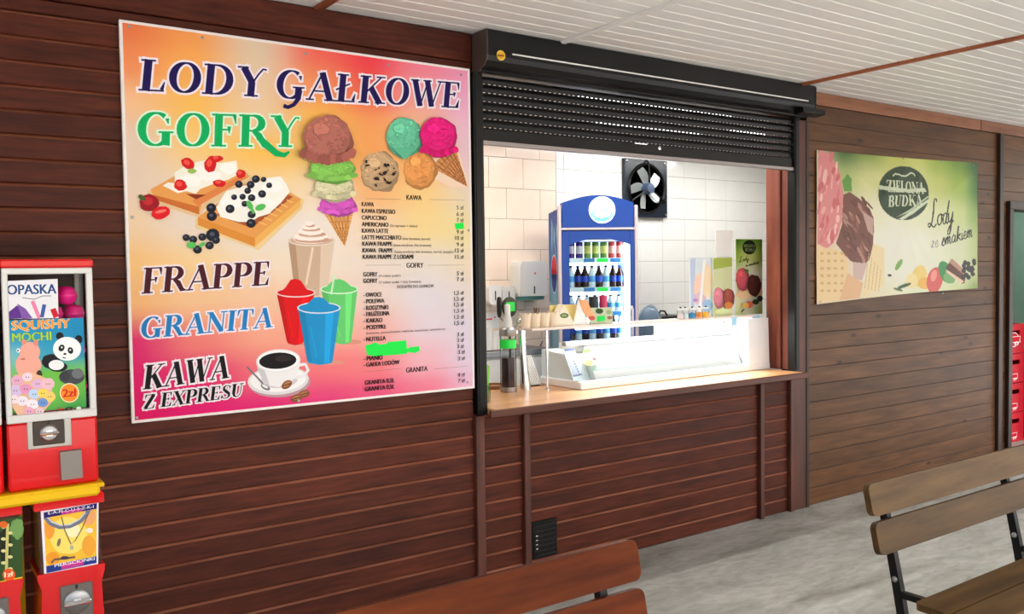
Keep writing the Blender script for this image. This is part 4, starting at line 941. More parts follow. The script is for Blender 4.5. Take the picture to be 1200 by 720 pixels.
# door: frame, pane
d0, d1 = .12, fz(271)
gl, gr, gt, gb = -.215, .235, fz(284), .2
dfm = MB().box(-hw_+.014, gl, -.01, .028, d0, d1, .003).box(gr, hw_-.014, -.01, .028, d0, d1, .003).box(gl, gr, -.01, .028, d0, gb, .003)
ap = [(gl, d1)]+[(gl+(gr-gl)*i/14, gt-.02+.05*math.sin(PI*i/14)) for i in range(15)]+[(gr, d1)]
dfm.prism(ap, 'y', -.01, .028)
dfo = obj('door', dfm, M_BLUE, fr, world=False)
obj('pane', MB().box(gl, gr, .008, .014, gb, gt+.035), M_GLASS, dfo, world=False)
obj('door_handle', MB().tube([(hw_-.04,-.01,.9),(hw_-.04,-.04,.93),(hw_-.04,-.04,1.25),(hw_-.04,-.01,1.28)], .009, 10), M_GREYP, dfo, True, world=False)
M_LIN = mat('glowing_liner', c8(240,250,255), .5, emit=c8(226,242,255), es=3.2)  # liner glows by itself, standing for the fridge light on it
obj('liner', MB().box(-hw_+.031, hw_-.031, dp-.048, dp-.041, .29, zt_-.285), M_LIN, fr, world=False)
obj('light_strip', MB().box(gr-.03, gr-.002, .03, .045, gb, gt), mat('led_strip', (1,1,1,1), .5, emit=(.9,.97,1,1), es=24), fr, world=False)
shz = [fz(303), fz(337.5), fz(366), fz(399.5), fz(399.5)-.26]
tagm = mat('shelf_tag', c8(40,120,190), .4)
for i, z_ in enumerate(shz):
    so = obj('fridge_shelf', MB().box(-hw_+.032, hw_-.032, .05, dp-.05, z_-.008, z_, .002), M_WHITE, fr, world=False)
    obj('price_strip', MB().box(-hw_+.04, hw_-.04, .046, .05, z_-.03, z_+.004, .001), mat('strip_pale', c8(206,232,240), .4), so, world=False)
    for q in range(3): obj('shelf_tag', MB().box(-.1+q*.1, -.02+q*.1, .0445, .046, z_-.028, z_+.001, 0), tagm if q != 1 else MATS['neon_green'], so, world=False)
# bottles and cans
def can_mesh(c1, c2):
    h = .125; mb = MB().lathe([(.022,0),(.028,.006),(.028,h*.35)], seg=14, k=0).lathe([(.0282,h*.3),(.0282,h*.75)], seg=14, k=1).lathe([(.028,h*.75),(.028,h-.01),(.023,h),(.02,h-.003),(0,h-.003)], seg=14, k=0)
    return mesh(mb, [c1, c2], True, 'can')
def bot_mesh(c1, c2, h):
    mb = MB().lathe([(.022,0),(.029,.008),(.029,h*.55),(.026,h*.64),(.012,h*.86),(.0115,h*.92)], seg=14).lathe([(.0294,h*.26),(.0294,h*.52)], seg=14, k=1).lathe([(.0135,h*.91),(.0135,h),(0,h)], seg=12, k=2)
    return mesh(mb, [c1, c2, M_BLACKM if c1 is not MATS.get('cola') else M_BLUE], True, 'bottle')
cola = mat('cola', c8(34,16,14), .12); DK = [('dark cola', cola, mat('lab_blue', c8(20,60,170), .4)), ('clear', mat('clear_pet', c8(190,214,226), .1), mat('lab_cyan', c8(70,150,210), .4)), ('purple', mat('purple_can', c8(64,34,130), .3, metal=.3), mat('lab_white', c8(226,226,236), .4)), ('green', mat('green_drink', c8(90,140,60), .25), mat('lab_lime', c8(196,210,110), .4)), ('red', mat('red_drink', c8(196,70,66), .25), mat('lab_pink', c8(236,176,170), .4))]
ORD = ('first','second','third','fourth','fifth','sixth','seventh','eighth')
def drink(kind, me, lx, ly, z_, lab):
    p = fr.matrix_basis @ Vector((lx, ly, z_)); return tag(inst(kind, me, None, p), lab, 'bottle' if kind == 'bottle' else 'can', 'drinks in the fridge')
cm = {i: can_mesh(DK[i][1], DK[i][2]) for i in range(5)}
fr.rotation_euler = (0, 0, FR); bpy.context.view_layer.update()
for q, kx in enumerate((2, 2, 3, 3, 3, 4, 4)):
    drink('can', cm[kx], -.185+q*.061, .09, shz[0], '%s can on the top fridge shelf, %s from the left' % (DK[kx][0], ORD[q]))
bmh = shz[0]-.05-shz[1]; bm_ = {i: bot_mesh(DK[i][1], DK[i][2], min(.21, bmh)) for i in (0, 1)}
for q, kx in enumerate((1, 0, 0, 1, 0, 1, 0, 0)):
    drink('bottle', bm_[kx], -.19+q*.053, .09, shz[1], '%s bottle on the second fridge shelf, %s from the left' % (DK[kx][0], ORD[q]))
bs_ = {i: bot_mesh(DK[i][1], DK[i][2], .125) for i in (0, 1)}
for q in range(7): drink('bottle', bs_[1], -.19+q*.06, .09, shz[2], 'clear short bottle on the middle fridge shelf, %s from the left' % ORD[q])
bl_ = {i: bot_mesh(DK[i][1], DK[i][2], .19) for i in (0, 1)}
for q in range(8): drink('bottle', bl_[q % 2], -.19+q*.053, .09, shz[3], '%s bottle on the lower fridge shelf, %s from the left' % (DK[q % 2][0], ORD[q]))
# side decoration: pale ice, the round red-white-blue emblem and its name
def sidep(P, name, k=1):
    o = P.build(name, fr, 0, world=False, M=Matrix(((0, 1, 0, -hw_-.0008*k), (-1, 0, 0, 0), (0, 0, 1, 0), (0, 0, 0, 1)))); return o
P = Print(lambda a, b: (-a, b))     # plane coordinate = -local y, so that it reads from the left
f_ = grid_color([[(16,60,150)]*3, [(30,90,170),(70,140,190),(24,70,160)], [(110,166,196),(140,184,206),(100,160,196)], [(80,140,190),(130,180,206),(90,150,190)], [(20,80,170),(30,100,180),(20,80,170)], [(14,60,150)]*3], -dp, -.03, .2, zt_-.06)
field_sheet(P, f_, -dp+.004, -.034, .02, zt_-.06, 6, 24)
for i in range(16):
    yy = random.uniform(.06, .5); z_ = fz(random.uniform(258, 290)); P.poly([(yy-.025, z_), (yy+.01, z_+.06), (yy+.03, z_-.04), (yy, z_-.12)], c8(150,194,216) if i % 2 else c8(36,90,164))
sidep(P, 'side_print', 1)
P = Print(lambda a, b: (-a, b)); ey, ez, er = .27, fz(321), .14
P.ell(ey, ez, er*1.06, er*1.06, c8(236,240,246), 36)
def lens(top):
    pts = []
    for i in range(25):
        a = PI*i/24; pts.append((ey+er*math.cos(a), ez+er*math.sin(a)*(1 if top else -1)))
    for i in range(11):
        u_ = -1+2*i/10; pts.append((ey+er*u_, ez+(.2*er if top else -.24*er)+.22*er*math.sin(u_*PI*.9)*(1)))
    return pts
P.poly(lens(True), c8(214,24,44)); P.poly(lens(False), c8(12,54,140)); P.text('pepsi', (.42, fz(356)), .035, c8(235,242,250), bold=.01)
sidep(P, 'side_emblem', 3)

# ------------------------------------------------------------------ wall fan
fx0, fz1 = W(732,185,BW-.05); fx1, fz0 = W(782.5,255.5,BW-.05)
fcx, fcz, fs = (fx0+fx1)/2, (fz0+fz1)/2, min(fx1-fx0, fz1-fz0)/2
fan = thing('extractor_fan', 'square black extractor fan with pale blades on the tiled back wall', 'fan', (fcx, BW-.008, fcz))
RX = Matrix.Rotation(PI/2, 4, 'X')
fo = MB(); n = 40; rr = fs*.86
vs = []; sq = []
for i in range(n):
    a = 2*PI*i/n+PI/4; k_ = 1/max(abs(math.cos(a)), abs(math.sin(a))); vs.append((fs*k_*math.cos(a), 0, fs*k_*math.sin(a)))
vs += [(x, -.04, z) for x, y, z in vs]
inn = [(rr*math.cos(2*PI*i/n+PI/4), -.04, rr*math.sin(2*PI*i/n+PI/4)) for i in range(n)]
inb = [(x*.94, -.002, z*.94) for x, y, z in inn]
fo.add(vs+inn+inb, [(i, (i+1)%n, n+(i+1)%n, n+i) for i in range(n)]+[(n+i, n+(i+1)%n, 2*n+(i+1)%n, 2*n+i) for i in range(n)]+[(2*n+i, 2*n+(i+1)%n, 3*n+(i+1)%n, 3*n+i) for i in range(n)]+[tuple(range(3*n, 4*n))])
obj('frame', fo, mat('fan_black', c8(30,38,50), .25), fan, world=False)
obj('ring', MB().lathe([(rr*1.0,.03),(rr*1.03,.045),(rr*.97,.06),(rr*.93,.05),(rr*.95,.03)], seg=40).xf(RX), M_BLACK, fan, True, world=False)
obj('shutter_disc', MB().lathe([(rr*.92,.003),(rr*.92,.006),(0,.006)], seg=32).xf(RX), mat('fan_back', c8(96,102,92), .5), fan, world=False)
bl = MB(); 
for s_ in range(9):
    u_ = s_/8; r_ = rr*(.2+.68*u_); wdt = rr*(.14+.4*math.sin(PI*min(1, u_*.62+.1))); tw = .55-.3*u_
    for q in (-1, 1): bl.v.append((r_*math.cos(q*wdt/r_*.7), -.03+q*math.sin(tw)*wdt*.45, r_*math.sin(q*wdt/r_*.7)))
bl.f = [(2*i, 2*i+1, 2*i+3, 2*i+2) for i in range(8)]; bl.mi = [0]*8
bme = mesh(bl, mat('fan_blade', c8(190,198,198), .25, metal=.6), True, 'blade')
for i in range(5): inst('blade', bme, fan, (0,0,0), (0, 2*PI*i/5+.35, 0))
obj('motor', MB().lathe([(rr*.24,.02),(rr*.24,.07),(rr*.2,.1),(0,.105)], seg=24).xf(RX), mat('motor_blue', c8(70,86,112), .4), fan, True, world=False)
for i in range(3):
    a = PI/2+2*PI*i/3; obj('bracket', MB().tube([(rr*.2*math.cos(a), -.085, rr*.2*math.sin(a)), (rr*1.05*math.cos(a), -.07, rr*1.05*math.sin(a)), (rr*1.12*math.cos(a), -.04, rr*1.12*math.sin(a))], .008, 8), M_BLACK, fan, True, world=False)
for sx_ in (-1, 1):
    for sz_ in (-1, 1): obj('bolt', MB().lathe([(.012,.04),(.012,.046),(0,.048)], seg=10).xf(Matrix.Translation((sx_*fs*.91,0,sz_*fs*.91)) @ RX), M_CHROME, fan, world=False)

# ------------------------------------------------------------------ washing corner
BT = BW-.008
a = W(602.5,306,BT-.06); b = W(637,351,BT-.06)
td = thing('towel_dispenser', 'white rounded paper towel dispenser on the cream tiles', 'dispenser', ((a[0]+b[0])/2, BT, b[1]))
tw_, th_ = (b[0]-a[0])/2, a[1]-b[1]
pr = [(-tw_*.92,.03),(-tw_,.06),(-tw_*.97,th_-.04),(-tw_*.9,th_-.012),(-tw_*.8,th_),(tw_*.8,th_),(tw_*.9,th_-.012),(tw_*.97,th_-.04),(tw_,.06),(tw_*.92,.03)]
obj('cover', MB().prism(pr, 'y', -.11, 0).prism([(x*.94, z*.97+.004) for x, z in pr], 'y', -.125, -.11), M_WHITE, td, world=False)
obj('window_slot', MB().box(.0,.012,-.127,-.12,.05,.11,.002), M_BLACKM, td, world=False)
obj('red_mark', MB().lathe([(.008,0),(.008,.002),(0,.002)], seg=12).xf(Matrix.Translation((.012,-.125,th_-.1)) @ RX), mat('mark_red', c8(230,90,80), .5), td, world=False)
obj('paper_tray', MB().prism([(-tw_*.8,0),(-tw_*.86,.03),(tw_*.86,.03),(tw_*.8,0)], 'y', -.1, -.004), mat('green_tray', c8(110,170,160), .4), td, world=False)
for i, (u_, v_, u2, v2) in enumerate(((570,335,585,359),(586,336,601,358))):
    a = W(u_,v_,BT-.05); b = W(u2,v2,BT-.05); w2 = (b[0]-a[0])/2; h2 = a[1]-b[1]
    sd_ = thing('soap_dispenser', ('left','right')[i]+' white soap dispenser on the cream tiles beside the towel dispenser', 'dispenser', ((a[0]+b[0])/2, BT, b[1]), group='soap dispensers')
    obj('cover', MB().prism([(-w2*.7,.02),(-w2,.045),(-w2,h2-.02),(-w2*.8,h2),(w2*.8,h2),(w2,h2-.02),(w2,.045),(w2*.7,.02)], 'y', -.085, 0), M_WHITE, sd_, world=False)
    obj('gauge', MB().box(-.004,.006,-.088,-.084,h2*.3,h2*.75,.001), M_BLACKM, sd_, world=False)
    obj('push_lever', MB().box(-w2*.6,w2*.6,-.1,-.03,0,.02,.004), mat('lever_grey', c8(200,196,192), .4), sd_, world=False)
cab = thing('sink_cabinet', 'white cabinet with a steel sink against the cream tiled wall', 'sink', (3.55, 1.4, KF))
CT = W(585,412,1.4)[1]
obj('cabinet_body', MB().box(2.9, 4.05, 1.4, BT-.02, KF, CT-.04, .004), M_WHITE, cab)
for i in range(3):
    do = obj('cabinet_door', MB().box(2.91+i*.38, 3.28+i*.38, 1.382, 1.399, KF+.08, CT-.06, .004), M_WHITE, cab)
    obj('door_handle', MB().tube([(3.24+i*.38,1.382,CT-.12),(3.24+i*.38,1.36,CT-.13),(3.24+i*.38,1.36,CT-.24),(3.24+i*.38,1.382,CT-.25)], .005, 8), M_STEEL, do, True)
obj('sink_top', MB().box(2.88, 3.35, 1.37, BT-.02, CT-.04, CT, .004).box(3.75, 4.07, 1.37, BT-.02, CT-.04, CT, .004).box(3.35, 3.75, 1.37, 1.44, CT-.04, CT, .004).box(3.35, 3.75, 1.78, BT-.02, CT-.04, CT, .004).box(3.35,3.75,1.44,1.78,CT-.16,CT-.15,0), M_STEEL, cab)
tx, tz = W(629,412,BT)
tpz = thing('wall_tap', 'small chrome tap on the cream tiles left of the fridge', 'tap', (tx, BT, tz))
obj('tap_body', MB().lathe([(.03,0),(.03,.008),(.018,.014),(.018,.05),(0,.052)], seg=16).xf(RX), M_CHROME, tpz, True, world=False)
obj('tap_spout', MB().tube([(0,-.04,0),(-.01,-.08,.03),(-.015,-.11,.02),(-.015,-.115,-.02)], .011, 10), M_CHROME, tpz, True, world=False)
obj('tap_lever', MB().tube([(0,-.04,.01),(.005,-.045,.05),(.015,-.06,.09)], [.01,.008,.006], 8), M_CHROME, tpz, True, world=False)
# stacked cups beside the sink, red mark notice
cu = mesh(MB().lathe([(.026,0),(.037,.1),(.039,.102),(.036,.1),(.025,.004),(0,.004)], seg=18), M_WHITE, True, 'paper_cup')
for i, px_ in enumerate((571, 578, 585)):
    x = W(px_,405,1.55)[0]
    for k_ in range(3 if i == 0 else 2): tag(inst('paper_cup', cu, None, (x, 1.55, CT+k_*.032)), 'white paper cup by the sink, %s in the %s stack' % (('lowest','second','topmost of three')[k_], ('leftmost','middle','rightmost')[i]), 'cup', 'paper cups by the sink')
nx, nz = W(575,376,BT)
no = thing('wall_notice', 'white notice with a red line of writing on the cream tiles', 'notice', (nx, BT, nz))
a0, a1 = W(566,368,BT-.003), W(585,384,BT-.003)
obj('sheet', MB().box(a0[0], a1[0], BT-.003, BT, a1[1], a0[1]), M_WHITE, no)
P = Print(lambda u_, v_: W(u_, v_, BT-.004)); P.line([(567,373),(569,371.5)],1.2,c8(226,60,70)); P.line([(570,374.5),(577,374)],1.6,c8(226,70,80)); P.line([(579,373),(581,371)],1.2,c8(226,60,70)); P.build('red_writing', no, BT-.0032)

# ------------------------------------------------------------------ back counter
bc = thing('back_counter', 'white back counter against the white tiled wall beside the fridge', 'cabinet', (6.0, 1.45, KF))
obj('carcass', MB().box(4.98, 7.2, 1.45, BT-.03, KF, .98, .004), M_WHITE, bc)
for i in range(4): obj('cabinet_door', MB().box(5.0+i*.55, 5.53+i*.55, 1.432, 1.449, KF+.08, .95, .004), M_WHITE, bc)
obj('top', MB().box(4.96, 7.22, 1.42, BT-.03, .98, 1.01, .004), M_WHITE, bc)
ma = W(774,380,1.5)[0]; mz = W(808,380,1.5)[0]
mw = thing('microwave', 'black microwave on the back counter seen under the glass shelf', 'microwave', (ma, 1.5, 1.01))
obj('casing', MB().box(ma, mz, 1.5, 1.84, 1.02, 1.3, .006).box(ma+.02,ma+.05,1.52,1.55,1.01,1.02).box(mz-.05,mz-.02,1.52,1.55,1.01,1.02).box(ma+.02,ma+.05,1.78,1.81,1.01,1.02).box(mz-.05,mz-.02,1.78,1.81,1.01,1.02), M_BLACK, mw)
do = obj('door', MB().box(ma+.005, mz-.09, 1.488, 1.499, 1.03, 1.29, .003), mat('dark_glass', c8(14,16,20), .08), mw)
obj('door_handle', MB().tube([(mz-.1,1.488,1.06),(mz-.1,1.46,1.07),(mz-.1,1.46,1.25),(mz-.1,1.488,1.26)], .007, 8), M_STEEL, do, True)
obj('control_panel', MB().box(mz-.085, mz-.005, 1.49, 1.499, 1.03, 1.29, .002), M_BLACKM, mw)
obj('carry_handle', MB().tube([(ma+.02,1.55,1.3),(ma+.05,1.55,1.345),(ma+.1,1.55,1.34),(ma+.13,1.55,1.3)], .008, 8), M_BLACKM, mw, True)
dxc, dzc = W(759.5,374,1.46)
dl = thing('plastic_lid', 'translucent blue-grey oval plastic lid standing upright beside the fridge', 'lid', (dxc, 1.47, 1.01))
rl = .19
obj('dome', MB().lathe([(rl,0),(rl*.98,.02),(rl*.85,.06),(rl*.6,.085),(rl*.3,.098),(0,.1)], seg=28).xf(Matrix.Translation((0,.0,rl+.012)) @ Matrix.Rotation(.15,4,'X') @ RX @ Matrix.Scale(.72,4,(1,0,0))), mat('lid_plastic', c8(120,150,176), .2, alpha=.55), dl, True, world=False)
obj('rim', MB().lathe([(rl,-.004),(rl+.01,0),(rl+.01,.008),(rl,.01)], seg=28).xf(Matrix.Translation((0,.0,rl+.012)) @ Matrix.Rotation(.15,4,'X') @ RX @ Matrix.Scale(.72,4,(1,0,0))), mat('rim_plastic', c8(196,206,216), .3, alpha=.8), dl, True, world=False)

# ------------------------------------------------------------------ kiosk lamps
def tube_lamp(x, y, L_, e, lab, colr=(1, .98, .95)):
    o = thing('ceiling_light', lab, 'light', (x, y, 2.86))
    obj('housing', MB().box(-L_/2, L_/2, -.05, .05, -.035, 0, .006), M_WHITE, o, world=False)
    for s_ in (-.025, .025): obj('tube', MB().tube([(-L_/2+.03, s_, -.05), (L_/2-.03, s_, -.05)], .012, 10), mat('lit_tube', (1,1,1,1), .5, emit=(1,.98,.95,1), es=6), o, True, world=False)
    ld = bpy.data.lights.new('tube_light', 'AREA'); ld.shape = 'RECTANGLE'; ld.size = L_-.06; ld.size_y = .08; ld.energy = e; ld.color = colr
    lo_ = bpy.data.objects.new('tube_light', ld); COL.objects.link(lo_); lo_.parent = o; lo_.location = (0, 0, -.066)
    return o
tube_lamp(5.0, 1.3, 1.2, 8, 'added unseen ceiling light inside the kiosk that brightens the back wall')  # added lamp, hidden above the window opening, to brighten the tiled back wall
tube_lamp(4.3, .42, 1.5, 17, 'long fluorescent ceiling light inside the kiosk above the display cabinet')
tube_lamp(9.6, .75, .9, 14, 'short fluorescent ceiling light in the store room behind the doorway')
tube_lamp(6.2, 1.0, 1.2, 15, 'short fluorescent ceiling light inside the kiosk near the right wall')
tube_lamp(3.2, 1.1, .9, 10, 'short fluorescent ceiling light inside the kiosk over the sink', (1, .86, .72))

# ------------------------------------------------------------------ vinyl banner
BO = -.012
bn = thing('vinyl_banner', 'creased green and cream vinyl ice cream banner on the plank wall', 'banner', (5.4, BO, 1.47))
cor = [W(957,176,BO), W(1145.5,191,BO), W(1145.5,338,BO), W(957,357,BO)]
nx_, nz_ = 420, 200
U, V = np.meshgrid(np.linspace(0,1,nx_), np.linspace(0,1,nz_))
c0, c1, c2, c3 = [np.array(c) for c in cor]
XY = (c0[None,None]*(1-U)[...,None]+c1[None,None]*U[...,None])*(1-V)[...,None]+(c3[None,None]*(1-U)[...,None]+c2[None,None]*U[...,None])*V[...,None]
X, Z = XY[...,0], XY[...,1]
Z = Z + .006*np.sin(U*PI)*(1-V)*-1 + .012*np.sin(U*PI)*V
rng = np.random.RandomState(5); D = np.zeros_like(U)
for (u1,v1,u2,v2,am,sg_) in ((.5,.1,.33,.35,.006,.02),(.62,0,.5,.62,.005,.018),(.3,.25,.72,.33,.008,.022),(.34,.42,.74,.36,.008,.02),(.5,.45,.75,.9,.006,.02),(.5,.45,.42,.95,.006,.025),(.5,.45,.62,1,.005,.02),(.1,.06,.4,.3,.006,.02),(.98,.06,.75,.3,.007,.025),(.9,.2,.86,.8,.004,.02),(.8,.1,.7,.7,.004,.025),(.25,.55,.5,.48,.005,.02),(.02,.95,.3,.6,.005,.025)):
    dx, dy = u2-u1, (v2-v1)*.48; l2 = dx*dx+dy*dy; t_ = np.clip(((U-u1)*dx+(V-v1)*.48*dy)/l2, 0, 1); dd = np.hypot(U-u1-t_*dx, (V-v1)*.48-t_*dy); D += am*np.exp(-(dd/sg_)**2)*np.sin(PI*np.clip(t_,.08,.92))
D += .003*np.sin(U*17+V*3)*np.sin(V*7)+.004*np.sin(PI*U)*np.sin(PI*V)
f_ = grid_color([[(196,196,150),(40,96,40),(126,150,60),(190,196,96),(204,208,112),(150,176,70),(110,150,60),(20,84,44)],
                 [(220,206,170),(176,190,120),(214,214,150),(214,214,140),(216,220,150),(196,206,120),(160,186,84),(60,120,50)],
                 [(226,204,180),(222,214,180),(230,226,196),(232,230,206),(228,230,196),(220,224,180),(204,214,150),(136,170,90)],
                 [(226,190,160),(226,214,190),(236,232,214),(234,232,220),(234,234,218),(228,228,206),(216,220,186),(180,196,130)],
                 [(228,196,160),(228,206,176),(234,226,206),(232,230,216),(230,230,214),(226,228,206),(214,220,186),(190,200,140)],
                 [(226,200,160),(230,210,176),(230,214,180),(226,220,186),(222,224,190),(220,222,180),(200,210,150),(110,150,70)]], float(X.min()), float(X.max()), float(Z.min()), float(Z.max()))
base = np.array([f_(x, z) for x, z in zip(X.ravel(), Z.ravel())]).reshape(nz_, nx_, 4)
def q8(pts): return [(940+x/3.427, 160+y/3.427) for x, y in pts]
P = Print(lambda a, b: W(a, b, BO))
def e8(x, y, a, b, col, **k): P.ell(940+x/3.427, 160+y/3.427, a/3.427, b/3.427, col, **k)
P.poly(q8([(180,150),(160,180),(168,220),(200,222),(198,170)]), c8(96,150,60))
P.poly(q8([(64,50),(110,70),(150,140),(165,230),(160,340),(135,420),(100,450),(62,430)]), c8(222,138,140))
for i in range(40):
    x, y = random.uniform(66,150), random.uniform(70,430); e8(x, y, random.uniform(3,9), random.uniform(12,34), random.choice((c8(206,104,110),c8(236,170,166),c8(214,120,124),c8(242,190,184))), rot=random.uniform(0,24), n=9)
P.poly(q8([(165,235),(190,222),(230,250),(270,290),(286,330),(284,440),(268,500),(240,520),(190,500),(150,450),(135,430),(160,350)]), c8(120,72,62))
for i in range(46):
    x, y = random.uniform(165,275), random.uniform(250,500)
    e8(x, y, random.uniform(3,8), random.uniform(10,26), random.choice((c8(92,52,46),c8(150,96,84),c8(104,60,52),c8(176,128,116))), rot=random.uniform(-50,-10), n=9)
P.poly(q8([(240,300),(284,330),(282,400),(262,380)]), c8(196,160,150)); P.poly(q8([(200,505),(262,510),(240,580),(205,570)]), c8(206,178,170))
P.poly(q8([(62,430),(90,452),(120,450),(165,470),(178,500),(178,590),(150,655),(60,668)]), c8(236,204,156))
for i in range(6):
    for j in range(4): e8(80+j*26, 470+i*30, 8, 6, c8(214,172,120), n=8)
P.poly(q8([(180,548),(245,590),(230,650),(150,658)]), c8(226,180,140)); P.poly(q8([(285,430),(330,450),(330,600),(240,650),(262,540)]), c8(236,214,170))
for i in range(5): P.line(q8([(268+i*12,470+i*16),(250+i*14,610+i*4)]), 1.2, c8(206,170,120))
for x, y, a, b, c_, r_ in ((470,560,30,44,(238,206,120),10),(490,590,26,24,(236,180,90),0),(440,580,24,30,(240,220,160),0),(532,578,32,54,(214,96,92),12),(528,560,12,24,(236,150,140),12),(575,545,26,46,(60,140,80),-20),(590,570,26,20,(120,170,110),30),(385,515,10,26,(120,170,80),30),(350,558,8,5,(60,40,40),0),(410,600,30,7,(60,90,50),-20),(385,615,20,5,(90,110,70),15)):
    e8(x, y, a, b, c8(*c_), rot=r_, n=16)
P.poly(q8([(576,530),(600,490),(660,545),(652,590),(640,592)]), c8(96,56,44)); P.poly(q8([(600,490),(660,545),(654,560),(592,508)]), c8(186,140,124)); P.poly(q8([(580,535),(650,582),(640,592),(576,545)]), c8(226,196,170))
for i in range(22): e8(668+random.uniform(-24,24), 528+random.uniform(-36,40), 9, 9, c8(36,34,44), n=9)
# round emblem
e8(405,228,103,109,c8(36,62,36),n=44); LG = c8(214,222,190)
P.strokes([[(*P.m(*q), .011) for q in q8([(362,160),(372,150),(384,152),(400,160),(418,158),(436,146),(448,150),(454,160)])]], LG)
P.dtext('ZIELONA', q8([(336,222)])[0], q8([(490,232)])[0], 14, LG, 0); P.dtext('BUDKA', q8([(342,284)])[0], q8([(480,276)])[0], 13, LG, 0)
P.poly(q8([(306,196),(330,200),(430,212),(492,206),(500,222),(430,226),(330,216),(306,214)]), c8(206,214,186)); P.poly(q8([(385,332),(430,300),(508,250),(506,262),(440,310),(400,336)]), c8(214,222,196)); P.poly(q8([(372,326),(420,298),(505,238),(507,244),(424,304)]), c8(190,206,170))
INK = c8(24,26,28)
P.script('Lody', q8([(508,364)])[0], q8([(606,345)])[0], 13, INK, 2.6, .2)
P.script('ze', q8([(516,448)])[0], q8([(548,443)])[0], 7.5, c8(150,156,140), 1.6, .2); P.script('smakiem', q8([(560,440)])[0], q8([(684,402)])[0], 8.5, INK, 2.2, .2)
colr = P.raster(X, Z, base)*np.array([.82,.83,.82,1.0])
Vv = np.stack([X-5.4, -D, Z-1.47], -1).reshape(-1,3)
mb = MB(); mb.v = [tuple(map(float, p)) for p in Vv]
mb.f = [(j*nx_+i, (j+1)*nx_+i, (j+1)*nx_+i+1, j*nx_+i+1) for j in range(nz_-1) for i in range(nx_-1)]; mb.mi = [0]*len(mb.f)
sheet = obj('sheet', mb, CLOTH, bn, True, world=False)
at = sheet.data.color_attributes.new('Col', 'FLOAT_COLOR', 'POINT'); at.data.foreach_set('color', colr.reshape(-1).astype(np.float32))
for px_, py_ in ((959,178),(1058,186),(1104,189),(1140,194),(1141,334),(1104,344),(1009,350),(961,354)):
    a, b = W(px_, py_, BO); inst('nail', scm, bn, (a-5.4, -.006, b-1.47))

# ------------------------------------------------------------------ crates in the doorway
M_CRATE = mat('crate_red', c8(196,16,40), .4)
cx0 = 8.42
def crate_mesh():
    L_, Wd, H = .40, .30, .275; mb = MB()
    mb.box(0,L_,0,.012,0,.085,.003).box(0,L_,0,.012,.215,H,.004).box(0,.085,0,.012,.08,.22,0).box(L_-.085,L_,0,.012,.08,.22,0).box(.08,L_-.08,0,.012,.08,.175,.0)
    mb.box(0,L_,Wd-.012,Wd,0,H,.003).box(0,.012,.012,Wd-.012,0,H,.003).box(L_-.012,L_,.012,Wd-.012,0,H,.003).box(.0,L_,.0,Wd,0,.01,0)
    mb.box(-.006,L_+.006,-.006,.0,.262,.275,0).box(-.006,L_+.006,-.006,.0,.0,.012,0)
    return mesh(mb, M_CRATE, name='crate')
crm = crate_mesh(); CS = .283
cn = ['lowest', 'second lowest', 'third from the floor', 'topmost']
cxx, cyy = W(1186, 450, .22)[0]-.17, .22
for k_ in range(4):
    o = thing('drinks_crate', 'red plastic drinks crate in the doorway, %s of its stack' % cn[k_], 'crate', (cxx, cyy, .006+k_*CS), group='stacked red crates')
    inst('shell', crm, o)
    P = Print(lambda a, b: (a, b)); WHI = c8(240,236,236)
    if k_ == 3:
        P.ell(.2,.13,.09,.07,WHI,n=30); P.ell(.2,.13,.083,.063,c8(196,16,40),n=30)
        P.poly([(.1,.1),(.325,.1),(.315,.13),(.325,.16),(.1,.16)], WHI); P.poly([(.106,.105),(.314,.105),(.306,.13),(.314,.155),(.106,.155)], c8(196,16,40))
        P.text('KA', (.215,.11), .04, WHI, end=.298)
    else:
        P.poly([(.12,.04),(.28,.04),(.272,.062),(.28,.085),(.12,.085)], WHI); P.poly([(.125,.044),(.274,.044),(.267,.062),(.274,.081),(.125,.081)], c8(196,16,40)); P.text('KA', (.2,.048), .029, WHI, end=.26)
    P.build('crate_mark', o, -.0005, world=False)
for k_ in range(3):
    o = thing('drinks_crate', 'red plastic drinks crate farther right in the doorway, %s of three' % ('lowest','middle','topmost')[k_], 'crate', (cxx+.43, cyy, .006+k_*CS), group='stacked red crates'); inst('shell', crm, o)

